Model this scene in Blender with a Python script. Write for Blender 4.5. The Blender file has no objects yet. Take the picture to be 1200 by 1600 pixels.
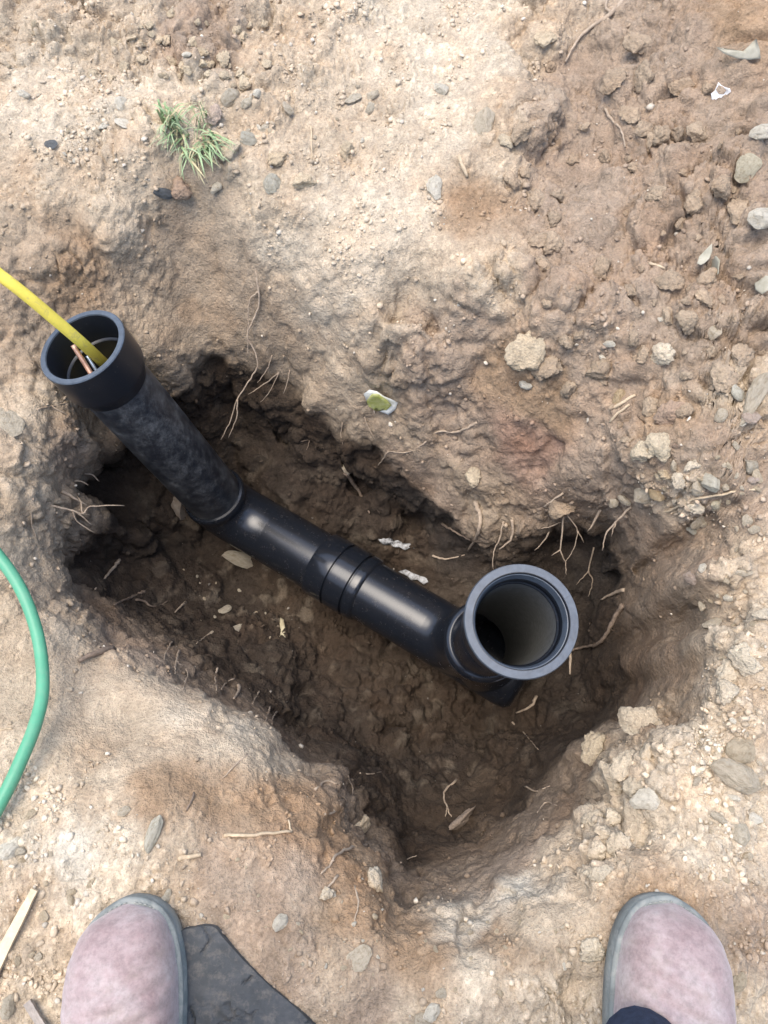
import bpy, bmesh, math, random
import numpy as np
from mathutils import Vector, Matrix, Euler
from mathutils.bvhtree import BVHTree

random.seed(7)
rng = np.random.default_rng(11)
R = math.radians
scene = bpy.context.scene
COL = scene.collection

# ------------------------------------------------------------------ camera, sky, sun, exposure
FPX = 1295.0                      # focal length in photograph pixels (1200 x 1600)
TILT = 17.0                       # degrees forward of straight down
CH = 1.0                          # metres above the ground the boots stand on
cam_d = bpy.data.cameras.new('camera')
cam_d.sensor_fit = 'VERTICAL'
cam_d.sensor_height = 24.0
cam_d.lens = 24.0 * FPX / 1600.0
cam_d.clip_start = 0.01
cam_d.clip_end = 500
cam = bpy.data.objects.new('camera', cam_d)
cam.location = (0, 0, CH)
cam.rotation_euler = (R(TILT), 0, 0)
COL.objects.link(cam)
scene.camera = cam

SUN_EL, SUN_AZ = 78.0, 290.0      # azimuth measured clockwise from +Y
world = bpy.data.worlds.new('World')
scene.world = world
world.use_nodes = True
wn = world.node_tree
wn.nodes.clear()
wo = wn.nodes.new('ShaderNodeOutputWorld')
wb = wn.nodes.new('ShaderNodeBackground')
ws = wn.nodes.new('ShaderNodeTexSky')
ws.sky_type = 'NISHITA'
ws.sun_disc = False
ws.sun_elevation = R(SUN_EL)
ws.sun_rotation = R(SUN_AZ)
ws.air_density = 1.0
ws.dust_density = 2.5
ws.ozone_density = 1.0
wb.inputs['Strength'].default_value = 0.13
wn.links.new(ws.outputs[0], wb.inputs['Color'])
wn.links.new(wb.outputs[0], wo.inputs['Surface'])

sl = bpy.data.lights.new('sun', 'SUN')
sl.energy = 0.9
sl.angle = R(42)
sl.color = (1.0, 0.93, 0.82)
so = bpy.data.objects.new('sun', sl)
so.rotation_euler = (R(90 - SUN_EL), 0, R(180 - SUN_AZ))
so.location = (-1, -2, 4)
COL.objects.link(so)

vs = scene.view_settings
vs.view_transform = 'Standard'
vs.look = 'None'
vs.gamma = 1.0
vs.exposure = 1.7
vs.use_curve_mapping = False
scene.cycles.max_bounces = 6
scene.cycles.diffuse_bounces = 4
scene.cycles.glossy_bounces = 3

# ------------------------------------------------------------------ picking helpers (photo pixel -> place)
ST, CT = math.sin(R(TILT)), math.cos(R(TILT))


def ray(px, py):
    a = (px - 600.0) / FPX
    b = (py - 800.0) / FPX
    return Vector((a, ST - b * CT, -CT - b * ST))


def at(px, py, depth):
    return Vector((0, 0, CH)) + ray(px, py) * depth


def at_elev(px, py, e):
    r = ray(px, py)
    return Vector((0, 0, CH)) + r * ((e - CH) / r.z)


# ------------------------------------------------------------------ numpy noise
def _h(ix, iy, iz, s):
    h = (ix.astype(np.int64) * 374761393 + iy.astype(np.int64) * 668265263 + iz.astype(np.int64) * 2147483647 + s * 974711) & 0xFFFFFFFF
    h = ((h ^ (h >> 13)) * 1274126177) & 0xFFFFFFFF
    h = ((h ^ (h >> 16)) * 2246822519) & 0xFFFFFFFF
    return (h ^ (h >> 15)) & 0xFFFFFFFF


def perlin(P, scale, seed=0):
    p = P / scale
    i = np.floor(p)
    f = p - i
    i = i.astype(np.int64)
    u = f * f * f * (f * (f * 6 - 15) + 10)
    out = np.zeros(len(p))
    for dx in (0, 1):
        for dy in (0, 1):
            for dz in (0, 1):
                h = _h(i[:, 0] + dx, i[:, 1] + dy, i[:, 2] + dz, seed)
                gx = (h & 1023) / 511.5 - 1
                gy = ((h >> 10) & 1023) / 511.5 - 1
                gz = ((h >> 20) & 1023) / 511.5 - 1
                d = gx * (f[:, 0] - dx) + gy * (f[:, 1] - dy) + gz * (f[:, 2] - dz)
                w = (u[:, 0] if dx else 1 - u[:, 0]) * (u[:, 1] if dy else 1 - u[:, 1]) * (u[:, 2] if dz else 1 - u[:, 2])
                out += w * d
    return out


def fbm(P, scale, octv=4, seed=0, gain=0.5):
    a, s, o = 1.0, scale, 0
    out = np.zeros(len(P))
    for k in range(octv):
        out += a * perlin(P, s, seed + k * 17)
        a *= gain
        s *= 0.5
    return out


def worley(P, cell, seed=0):
    p = P / cell
    i = np.floor(p).astype(np.int64)
    f1 = np.full(len(p), 9.0)
    f2 = np.full(len(p), 9.0)
    rid = np.zeros(len(p))
    for dx in (-1, 0, 1):
        for dy in (-1, 0, 1):
            for dz in (-1, 0, 1):
                c = i + np.array([dx, dy, dz])
                h = _h(c[:, 0], c[:, 1], c[:, 2], seed)
                q = np.stack([(h & 1023) / 1023.0, ((h >> 10) & 1023) / 1023.0, ((h >> 20) & 1023) / 1023.0], 1) + c
                d = np.sqrt(((q - p) ** 2).sum(1))
                m = d < f1
                f2 = np.where(m, f1, np.minimum(f2, d))
                rid = np.where(m, (h >> 5) % 1000 / 1000.0, rid)
                f1 = np.where(m, d, f1)
    return f1, f2, rid


def sstep(a, b, x):
    t = np.clip((x - a) / (b - a), 0, 1)
    return t * t * (3 - 2 * t)


# ------------------------------------------------------------------ material helpers
def new_mat(name):
    m = bpy.data.materials.new(name)
    m.use_nodes = True
    nt = m.node_tree
    b = nt.nodes['Principled BSDF']
    return m, nt, b


def N(nt, kind, **kw):
    n = nt.nodes.new(kind)
    for k, v in kw.items():
        if k.startswith('i_'):
            n.inputs[k[2:].replace('_', ' ')].default_value = v
        else:
            setattr(n, k, v)
    return n


def ramp(nt, stops):
    n = nt.nodes.new('ShaderNodeValToRGB')
    el = n.color_ramp.elements
    while len(el) > 1:
        el.remove(el[-1])
    el[0].position = stops[0][0]
    el[0].color = stops[0][1]
    for p, c in stops[1:]:
        e = el.new(p)
        e.color = c
    return n


def g4(v):
    return (v, v, v, 1)


def mixc(nt, mode, fac, a, b):
    n = nt.nodes.new('ShaderNodeMix')
    n.data_type = 'RGBA'
    n.blend_type = mode
    for sock, val in ((n.inputs[0], fac), (n.inputs[6], a), (n.inputs[7], b)):
        if hasattr(val, 'node'):
            nt.links.new(val, sock)
        elif val is not None:
            sock.default_value = val
    return n.outputs[2]


def noise_tex(nt, vec, scale, detail=4, rough=0.6, dist=0.0):
    n = N(nt, 'ShaderNodeTexNoise')
    n.inputs['Scale'].default_value = scale
    n.inputs['Detail'].default_value = detail
    n.inputs['Roughness'].default_value = rough
    n.inputs['Distortion'].default_value = dist
    nt.links.new(vec, n.inputs['Vector'])
    return n.outputs['Fac']


def soil_material(name, source):
    """soil: source is 'tint' (vertex attribute) or 'object' (object colour)"""
    m, nt, b = new_mat(name)
    L = nt.links
    tc = N(nt, 'ShaderNodeNewGeometry')
    vec = tc.outputs['Position']
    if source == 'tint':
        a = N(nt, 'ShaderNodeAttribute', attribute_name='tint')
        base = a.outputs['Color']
    else:
        oi = N(nt, 'ShaderNodeObjectInfo')
        base = oi.outputs['Color']
    n1 = noise_tex(nt, vec, 55, 4, 0.7)
    r1 = ramp(nt, [(0.28, g4(0.78)), (0.5, g4(1.0)), (0.72, g4(1.18))])
    L.new(n1, r1.inputs[0])
    c = mixc(nt, 'MULTIPLY', 1.0, base, r1.outputs[0])
    n2 = noise_tex(nt, vec, 300, 4, 0.75)
    r2 = ramp(nt, [(0.30, g4(0.66)), (0.50, g4(1.0)), (0.70, g4(1.30))])
    L.new(n2, r2.inputs[0])
    c = mixc(nt, 'MULTIPLY', 0.85, c, r2.outputs[0])
    # hue drift: pinker and greyer soil
    n3 = noise_tex(nt, vec, 14, 2, 0.6)
    r3 = ramp(nt, [(0.3, (1.05, 0.98, 0.92, 1)), (0.55, g4(1)), (0.75, (0.98, 1.0, 1.01, 1))])
    L.new(n3, r3.inputs[0])
    c = mixc(nt, 'MULTIPLY', 0.8, c, r3.outputs[0])
    L.new(c, b.inputs['Base Color'])
    b.inputs['Roughness'].default_value = 0.93
    b.inputs['Specular IOR Level'].default_value = 0.25
    nb1 = noise_tex(nt, vec, 150, 3, 0.72)
    bp = N(nt, 'ShaderNodeBump')
    bp.inputs['Strength'].default_value = 0.6
    bp.inputs['Distance'].default_value = 0.005
    L.new(nb1, bp.inputs['Height'])
    bp2 = N(nt, 'ShaderNodeBump')
    bp2.inputs['Strength'].default_value = 0.5
    bp2.inputs['Distance'].default_value = 0.004
    L.new(n2, bp2.inputs['Height'])
    L.new(bp.outputs[0], bp2.inputs['Normal'])
    # crumb structure
    wv = N(nt, 'ShaderNodeVectorMath', operation='ADD')
    nz = N(nt, 'ShaderNodeTexNoise')
    nz.inputs['Scale'].default_value = 90
    L.new(vec, nz.inputs['Vector'])
    sc_ = N(nt, 'ShaderNodeVectorMath', operation='SCALE')
    sc_.inputs['Scale'].default_value = 0.004
    L.new(nz.outputs['Color'], sc_.inputs[0])
    L.new(vec, wv.inputs[0])
    L.new(sc_.outputs[0], wv.inputs[1])
    v2 = N(nt, 'ShaderNodeTexVoronoi', feature='F1')
    v2.inputs['Scale'].default_value = 120
    v2.inputs['Randomness'].default_value = 1.0
    L.new(wv.outputs[0], v2.inputs['Vector'])
    inv = N(nt, 'ShaderNodeMath', operation='SUBTRACT')
    inv.inputs[0].default_value = 1.0
    L.new(v2.outputs['Distance'], inv.inputs[1])
    bp3 = N(nt, 'ShaderNodeBump')
    bp3.inputs['Strength'].default_value = 0.3
    bp3.inputs['Distance'].default_value = 0.004
    L.new(inv.outputs[0], bp3.inputs['Height'])
    L.new(bp2.outputs[0], bp3.inputs['Normal'])
    L.new(bp3.outputs[0], b.inputs['Normal'])
    return m


M = {}
M['soil'] = soil_material('soil', 'tint')
M['clod'] = soil_material('clod_soil', 'object')


def stone_mat():
    m, nt, b = new_mat('stone')
    L = nt.links
    tc = N(nt, 'ShaderNodeTexCoord')
    oi = N(nt, 'ShaderNodeObjectInfo')
    vec = tc.outputs['Object']
    mp = N(nt, 'ShaderNodeVectorMath', operation='ADD')
    L.new(vec, mp.inputs[0])
    L.new(oi.outputs['Random'], mp.inputs[1])
    n = noise_tex(nt, mp.outputs[0], 3.2, 6, 0.65, 0.4)
    r = ramp(nt, [(0.28, (0.62, 0.56, 0.48, 1)), (0.5, g4(0.95)), (0.7, g4(1.12))])
    L.new(n, r.inputs[0])
    c = mixc(nt, 'MULTIPLY', 1.0, oi.outputs['Color'], r.outputs[0])
    L.new(c, b.inputs['Base Color'])
    b.inputs['Roughness'].default_value = 0.85
    b.inputs['Specular IOR Level'].default_value = 0.3
    n2 = noise_tex(nt, vec, 9, 6, 0.7)
    bp = N(nt, 'ShaderNodeBump')
    bp.inputs['Strength'].default_value = 0.6
    bp.inputs['Distance'].default_value = 0.12
    L.new(n2, bp.inputs['Height'])
    L.new(bp.outputs[0], b.inputs['Normal'])
    return m


M['stone'] = stone_mat()


def grit_mat():
    m, nt, b = new_mat('grit')
    a = N(nt, 'ShaderNodeAttribute', attribute_name='tint')
    tc = N(nt, 'ShaderNodeTexCoord')
    n = noise_tex(nt, tc.outputs['Object'], 350, 3, 0.6)
    r = ramp(nt, [(0.3, g4(0.75)), (0.7, g4(1.15))])
    nt.links.new(n, r.inputs[0])
    c = mixc(nt, 'MULTIPLY', 1.0, a.outputs['Color'], r.outputs[0])
    nt.links.new(c, b.inputs['Base Color'])
    b.inputs['Roughness'].default_value = 0.9
    b.inputs['Specular IOR Level'].default_value = 0.25
    return m


M['grit'] = grit_mat()


def plain_mat(name, col, rough=0.7, spec=0.4, var=0.25, scale=60, bump=0.0, col2=None, detail=5, bscale=None, dust=None):
    m, nt, b = new_mat(name)
    L = nt.links
    tc = N(nt, 'ShaderNodeTexCoord')
    vec = tc.outputs['Object']
    n = noise_tex(nt, vec, scale, detail, 0.65, 0.3)
    if col2:
        r = ramp(nt, [(0.35, (*col, 1)), (0.65, (*col2, 1))])
        L.new(n, r.inputs[0])
        c = r.outputs[0]
    else:
        r = ramp(nt, [(0.3, g4(1 - var)), (0.7, g4(1 + var))])
        L.new(n, r.inputs[0])
        c = mixc(nt, 'MULTIPLY', 1.0, (*col, 1), r.outputs[0])
    rs = rough
    if dust:
        dcol, dscale, lo, hi, dr = dust
        n2 = noise_tex(nt, vec, dscale, 7, 0.7, 0.8)
        r2 = ramp(nt, [(lo, g4(0)), (hi, g4(1))])
        L.new(n2, r2.inputs[0])
        c = mixc(nt, 'MIX', r2.outputs[0], c, (*dcol, 1))
        mr = N(nt, 'ShaderNodeMapRange')
        mr.inputs[3].default_value = rough
        mr.inputs[4].default_value = dr
        L.new(r2.outputs[0], mr.inputs[0])
        L.new(mr.outputs[0], b.inputs['Roughness'])
    else:
        b.inputs['Roughness'].default_value = rough
    L.new(c, b.inputs['Base Color'])
    b.inputs['Specular IOR Level'].default_value = spec
    if bump:
        nb = noise_tex(nt, vec, bscale or scale * 3, 5, 0.65)
        bp = N(nt, 'ShaderNodeBump')
        bp.inputs['Strength'].default_value = bump
        bp.inputs['Distance'].default_value = 0.002
        L.new(nb, bp.inputs['Height'])
        L.new(bp.outputs[0], b.inputs['Normal'])
    return m


# ------------------------------------------------------------------ object helpers
def tag(o, label, cat, group=None, kind=None):
    if label:
        o['label'] = label
    if cat:
        o['category'] = cat
    if group:
        o['group'] = group
    if kind:
        o['kind'] = kind
    return o


def empty(name, loc=(0, 0, 0), rz=0.0, parent=None):
    o = bpy.data.objects.new(name, None)
    o.empty_display_size = 0.05
    o.location = loc
    o.rotation_euler = (0, 0, rz)
    if parent:
        o.parent = parent
    COL.objects.link(o)
    return o


def mesh_obj(name, verts, faces, mat, parent=None, smooth=True):
    me = bpy.data.meshes.new(name)
    me.from_pydata([tuple(v) for v in verts], [], faces)
    me.validate()
    if smooth:
        me.polygons.foreach_set('use_smooth', [True] * len(me.polygons))
    me.materials.append(mat)
    me.update()
    o = bpy.data.objects.new(name, me)
    if parent:
        o.parent = parent
    COL.objects.link(o)
    return o


# ------------------------------------------------------------------ the ground with its excavated hole
# each control: photo x, photo y, elevation, optional undercut shift (x, y)
CP = [
    (-300, -200, 0), (200, -200, 0), (600, -200, 0.0), (1000, -200, .04), (1500, -200, .08),
    (0, 0, .005), (300, 0, 0), (600, 0, .0), (850, 0, .012), (1000, 0, .05), (1200, 0, .09), (1400, 100, .12),
    (0, 150, 0), (200, 150, .0), (310, 200, .002), (500, 150, 0), (700, 150, .004), (820, 100, .016), (855, 150, .042), (868, 165, .035), (885, 170, -.008), (868, 60, .03), (905, 80, .0), (840, 215, .025), (862, 240, -.005),
    (1000, 150, .035), (1090, 180, .06), (1200, 150, .10),
    (310, 272, -.008), (315, 298, -.045), (245, 290, -.02), (215, 345, -.05), (365, 292, -.02), (190, 370, -.055),
    (-150, 300, 0), (0, 300, -.01), (80, 340, -.025), (110, 410, -.055), (0, 450, -.035), (-150, 500, -.02), (0, 560, -.06), (-150, 700, -.04), (0, 650, -.075),
    (60, 500, -.085), (220, 450, -.13), (245, 560, -.20), (60, 640, -.10), (100, 670, -.13), (150, 640, -.18),
    (300, 350, -.08), (300, 430, -.14), (300, 520, -.205), (275, 590, -.25),
    (400, 330, -.02), (400, 400, -.075), (400, 480, -.155), (350, 552, -.235), (420, 568, -.245),
    (500, 300, 0), (500, 380, -.03), (500, 450, -.075), (480, 530, -.175), (500, 600, -.235), (480, 632, -.27),
    (600, 300, 0), (600, 400, -.018), (585, 485, -.042), (605, 497, -.040), (614, 514, -.115), (590, 535, -.125), (575, 515, -.09), (560, 600, -.19), (600, 640, -.225), (560, 678, -.285),
    (660, 503, -.045), (668, 524, -.10),
    (700, 300, 0), (700, 450, -.018), (700, 520, -.055), (720, 600, -.13), (700, 680, -.22), (650, 730, -.285), (615, 712, -.295),
    (700, 780, -.325), (760, 700, -.19), (780, 780, -.27), (760, 825, -.33),
    (780, 430, .004), (850, 400, .012), (850, 500, .0), (850, 600, -.06), (850, 700, -.14), (860, 788, -.22), (900, 792, -.205),
    (930, 700, -.075), (950, 775, -.14), (985, 815, -.16),
    (950, 300, .03), (1000, 500, .025), (1000, 650, -.025), (1050, 750, -.03), (1050, 820, -.07),
    (1100, 400, .06), (1200, 300, .10), (1200, 500, .07), (1200, 700, .02), (1150, 850, -.005), (1200, 900, 0), (1350, 600, .05), (1350, 900, .01), (1350, 1300, 0),
    (1090, 900, -.03), (1040, 900, -.13), (1000, 880, -.19), (975, 905, -.32), (1110, 1000, -.015), (1050, 1000, -.15), (1000, 1000, -.27), (950, 990, -.345), (920, 1060, -.40),
    (1105, 1080, -.015), (1060, 1080, -.11), (1000, 1070, -.25), (940, 1110, -.36), (1080, 1150, -.012), (1040, 1150, -.02),
    # floor of the hole
    (450, 950, -.54), (600, 1080, -.51), (700, 1150, -.505), (300, 900, -.53), (250, 850, -.51), (560, 775, -.52), (450, 720, -.52),
    (640, 810, -.51), (620, 860, -.54), (800, 1130, -.485), (850, 1085, -.475), (870, 870, -.46), (920, 910, -.44), (920, 960, -.44), (650, 1190, -.50),
    (400, 850, -.55), (520, 940, -.545), (680, 1040, -.515), (340, 760, -.54), (750, 920, -.50), (800, 1000, -.50), (550, 860, -.55), (270, 760, -.53),
    # undercut walls
    (345, 610, -.36, -.01, .06), (410, 630, -.38, .0, .065), (470, 690, -.41, .015, .05), (540, 730, -.41, .015, .045), (610, 765, -.42, .01, .045),
    (280, 650, -.38, -.03, .06), (220, 700, -.38, -.06, .05), (160, 730, -.37, -.08, .02), (690, 815, -.43, .01, .035), (750, 860, -.44, .01, .04),
    (860, 840, -.37, .0, .06), (910, 830, -.35, .01, .06), (955, 850, -.34, .03, .04), (965, 900, -.38, .05, .02),
    (125, 800, -.36, -.10, 0), (130, 880, -.36, -.10, -.01), (160, 940, -.36, -.085, -.02),
    # left bank
    (150, 690, -.17), (105, 790, -.17), (106, 900, -.17), (0, 800, -.09), (50, 740, -.11), (0, 900, -.08), (60, 900, -.125), (60, 1000, -.09),
    (135, 962, -.15), (190, 1010, -.14), (150, 1040, -.125), (240, 1046, -.15),
    (-150, 900, -.05), (-150, 1100, -.01), (0, 1050, -.07), (100, 1080, -.09), (250, 1085, -.11), (330, 1098, -.125), (420, 1158, -.14), (300, 1150, -.075), (200, 1120, -.10),
    (100, 1180, -.035), (0, 1150, -.045), (430, 1205, -.10), (350, 1230, -.055), (200, 1230, -.02), (250, 1300, -.005), (0, 1300, 0), (100, 1400, 0),
    (270, 1005, -.33, -.04, 0), (208, 985, -.30, -.03, 0), (350, 1052, -.36, -.045, .0), (452, 1132, -.40, -.04, .01), (320, 990, -.47),
    (530, 1203, -.19), (565, 1195, -.38), (505, 1176, -.32, -.02, .01), (480, 1250, -.10), (540, 1285, -.13), (590, 1275, -.31), (565, 1345, -.10), (588, 1385, -.065),
    (620, 1365, -.20), (650, 1300, -.36), (640, 1345, -.29), (660, 1395, -.13), (705, 1372, -.19), (720, 1250, -.42), (760, 1320, -.27), (800, 1250, -.34),
    (850, 1310, -.12), (880, 1230, -.24), (800, 1372, -.075), (930, 1195, -.15), (900, 1150, -.32), (965, 1130, -.22), (985, 1190, -.045), (930, 1280, -.035),
    (400, 1300, -.025), (450, 1360, -.02), (450, 1450, 0), (300, 1450, 0), (520, 1420, -.03), (600, 1450, -.015), (700, 1450, -.025), (800, 1450, -.01), (900, 1400, -.005),
    (1000, 1300, 0), (1050, 1220, 0), (1100, 1200, 0), (1200, 1100, 0), (1200, 1300, 0), (1200, 1500, 0), (900, 1550, 0), (600, 1600, 0), (0, 1600, 0),
    (300, 1750, 0), (900, 1750, 0), (-200, 1500, 0), (1400, 1600, 0),
]
ctrl_xy, ctrl_v = [], []
for c in CP:
    p = at_elev(c[0], c[1], c[2])
    ox, oy = (c[3], c[4]) if len(c) > 3 else (0, 0)
    ctrl_xy.append((p.x - ox, p.y - oy))
    ctrl_v.append((c[2], ox, oy))
for rr in (1.6, 2.6, 5.0):
    for k in range(10):
        a = k * math.tau / 10
        ctrl_xy.append((rr * math.cos(a), 0.4 + rr * math.sin(a)))
        ctrl_v.append((0.02 * math.sin(k * 2.3 + rr), 0, 0))
ctrl_xy = np.array(ctrl_xy)
ctrl_v = np.array(ctrl_v)
CR = 0.012


def kern(d2):
    return np.sqrt(d2 + CR * CR)


nC = len(ctrl_xy)
D2 = ((ctrl_xy[:, None] - ctrl_xy[None]) ** 2).sum(2)
A = np.zeros((nC + 1, nC + 1))
A[:nC, :nC] = kern(D2) + np.eye(nC) * -0.003
A[nC, :nC] = A[:nC, nC] = 1
rhs = np.zeros((nC + 1, 3))
rhs[:nC] = ctrl_v
W = np.linalg.solve(A, rhs)


def surf(XY):
    out = np.empty((len(XY), 3))
    for s in range(0, len(XY), 40000):
        q = XY[s:s + 40000]
        d2 = (q ** 2).sum(1)[:, None] + (ctrl_xy ** 2).sum(1)[None] - 2 * q @ ctrl_xy.T
        K = kern(np.maximum(d2, 0))
        out[s:s + 40000] = K @ W[:nC] + W[nC]
    return out


X0, X1, Y0, Y1 = -0.74, 0.80, -0.34, 1.30
STEP = 0.0023
xq = np.linspace(X0, X1, 240)
yq = np.linspace(-0.15, 0.75, 60)
QX, QY = np.meshgrid(xq, yq, indexing='ij')
SQ = surf(np.stack([QX.ravel(), QY.ravel()], 1))[:, 0].reshape(len(xq), len(yq))
gxs = np.percentile(np.abs(np.gradient(SQ, xq, axis=0)), 88, axis=1)
wx = 1 + 0.9 * np.clip(gxs, 0, 4)
for _ in range(8):
    wx = np.convolve(np.pad(wx, 1, mode='edge'), [1 / 3] * 3, 'valid')
cx_ = np.cumsum(wx)
cx_ = (cx_ - cx_[0]) / (cx_[-1] - cx_[0])
xs_in = np.interp(np.linspace(0, 1, int((X1 - X0) / STEP * 1.12)), cx_, xq)
nyin = int((Y1 - Y0) / STEP)
grow = np.cumsum(STEP * 1.42 ** np.arange(1, 24))
grow = grow[grow < 30]
xs = np.concatenate([X0 - grow[::-1], xs_in, xs_in[-1] + grow])
xc = np.linspace(X0, X1, 120)
yc = np.linspace(Y0, Y1, 330)
XX, YY = np.meshgrid(xc, yc, indexing='ij')
S = surf(np.stack([XX.ravel(), YY.ravel()], 1)).reshape(len(xc), len(yc), 3)
dz = np.gradient(S[:, :, 0], yc, axis=1)
w = np.sqrt(1 + np.clip(np.abs(dz), 0, 5) ** 2)
for _ in range(6):
    w = (np.roll(w, 1, 0) + w + np.roll(w, -1, 0)) / 3
    w = (np.roll(w, 1, 1) + w + np.roll(w, -1, 1)) / 3
cw = np.cumsum(w, 1)
cw = (cw - cw[:, :1]) / (cw[:, -1:] - cw[:, :1])
ny = nyin + 2 * len(grow)
GX = np.repeat(xs[:, None], ny, 1)
GY = np.empty_like(GX)
ts = np.linspace(0, 1, nyin)
for i, x in enumerate(xs):
    f = np.clip((x - X0) / (X1 - X0), 0, 1) * (len(xc) - 1)
    k = min(int(f), len(xc) - 2)
    c = cw[k] * (1 - (f - k)) + cw[k + 1] * (f - k)
    yin = np.interp(ts, c, yc)
    GY[i] = np.concatenate([Y0 - grow[::-1], yin, Y1 + grow])
XYp = np.stack([GX.ravel(), GY.ravel()], 1)
S = surf(XYp)
far = sstep(1.4, 2.6, np.sqrt(XYp[:, 0] ** 2 + (XYp[:, 1] - 0.4) ** 2))
P = np.stack([XYp[:, 0] + S[:, 1] * (1 - far), XYp[:, 1] + S[:, 2] * (1 - far), S[:, 0] * (1 - far)], 1)
nx = len(xs)

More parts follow.
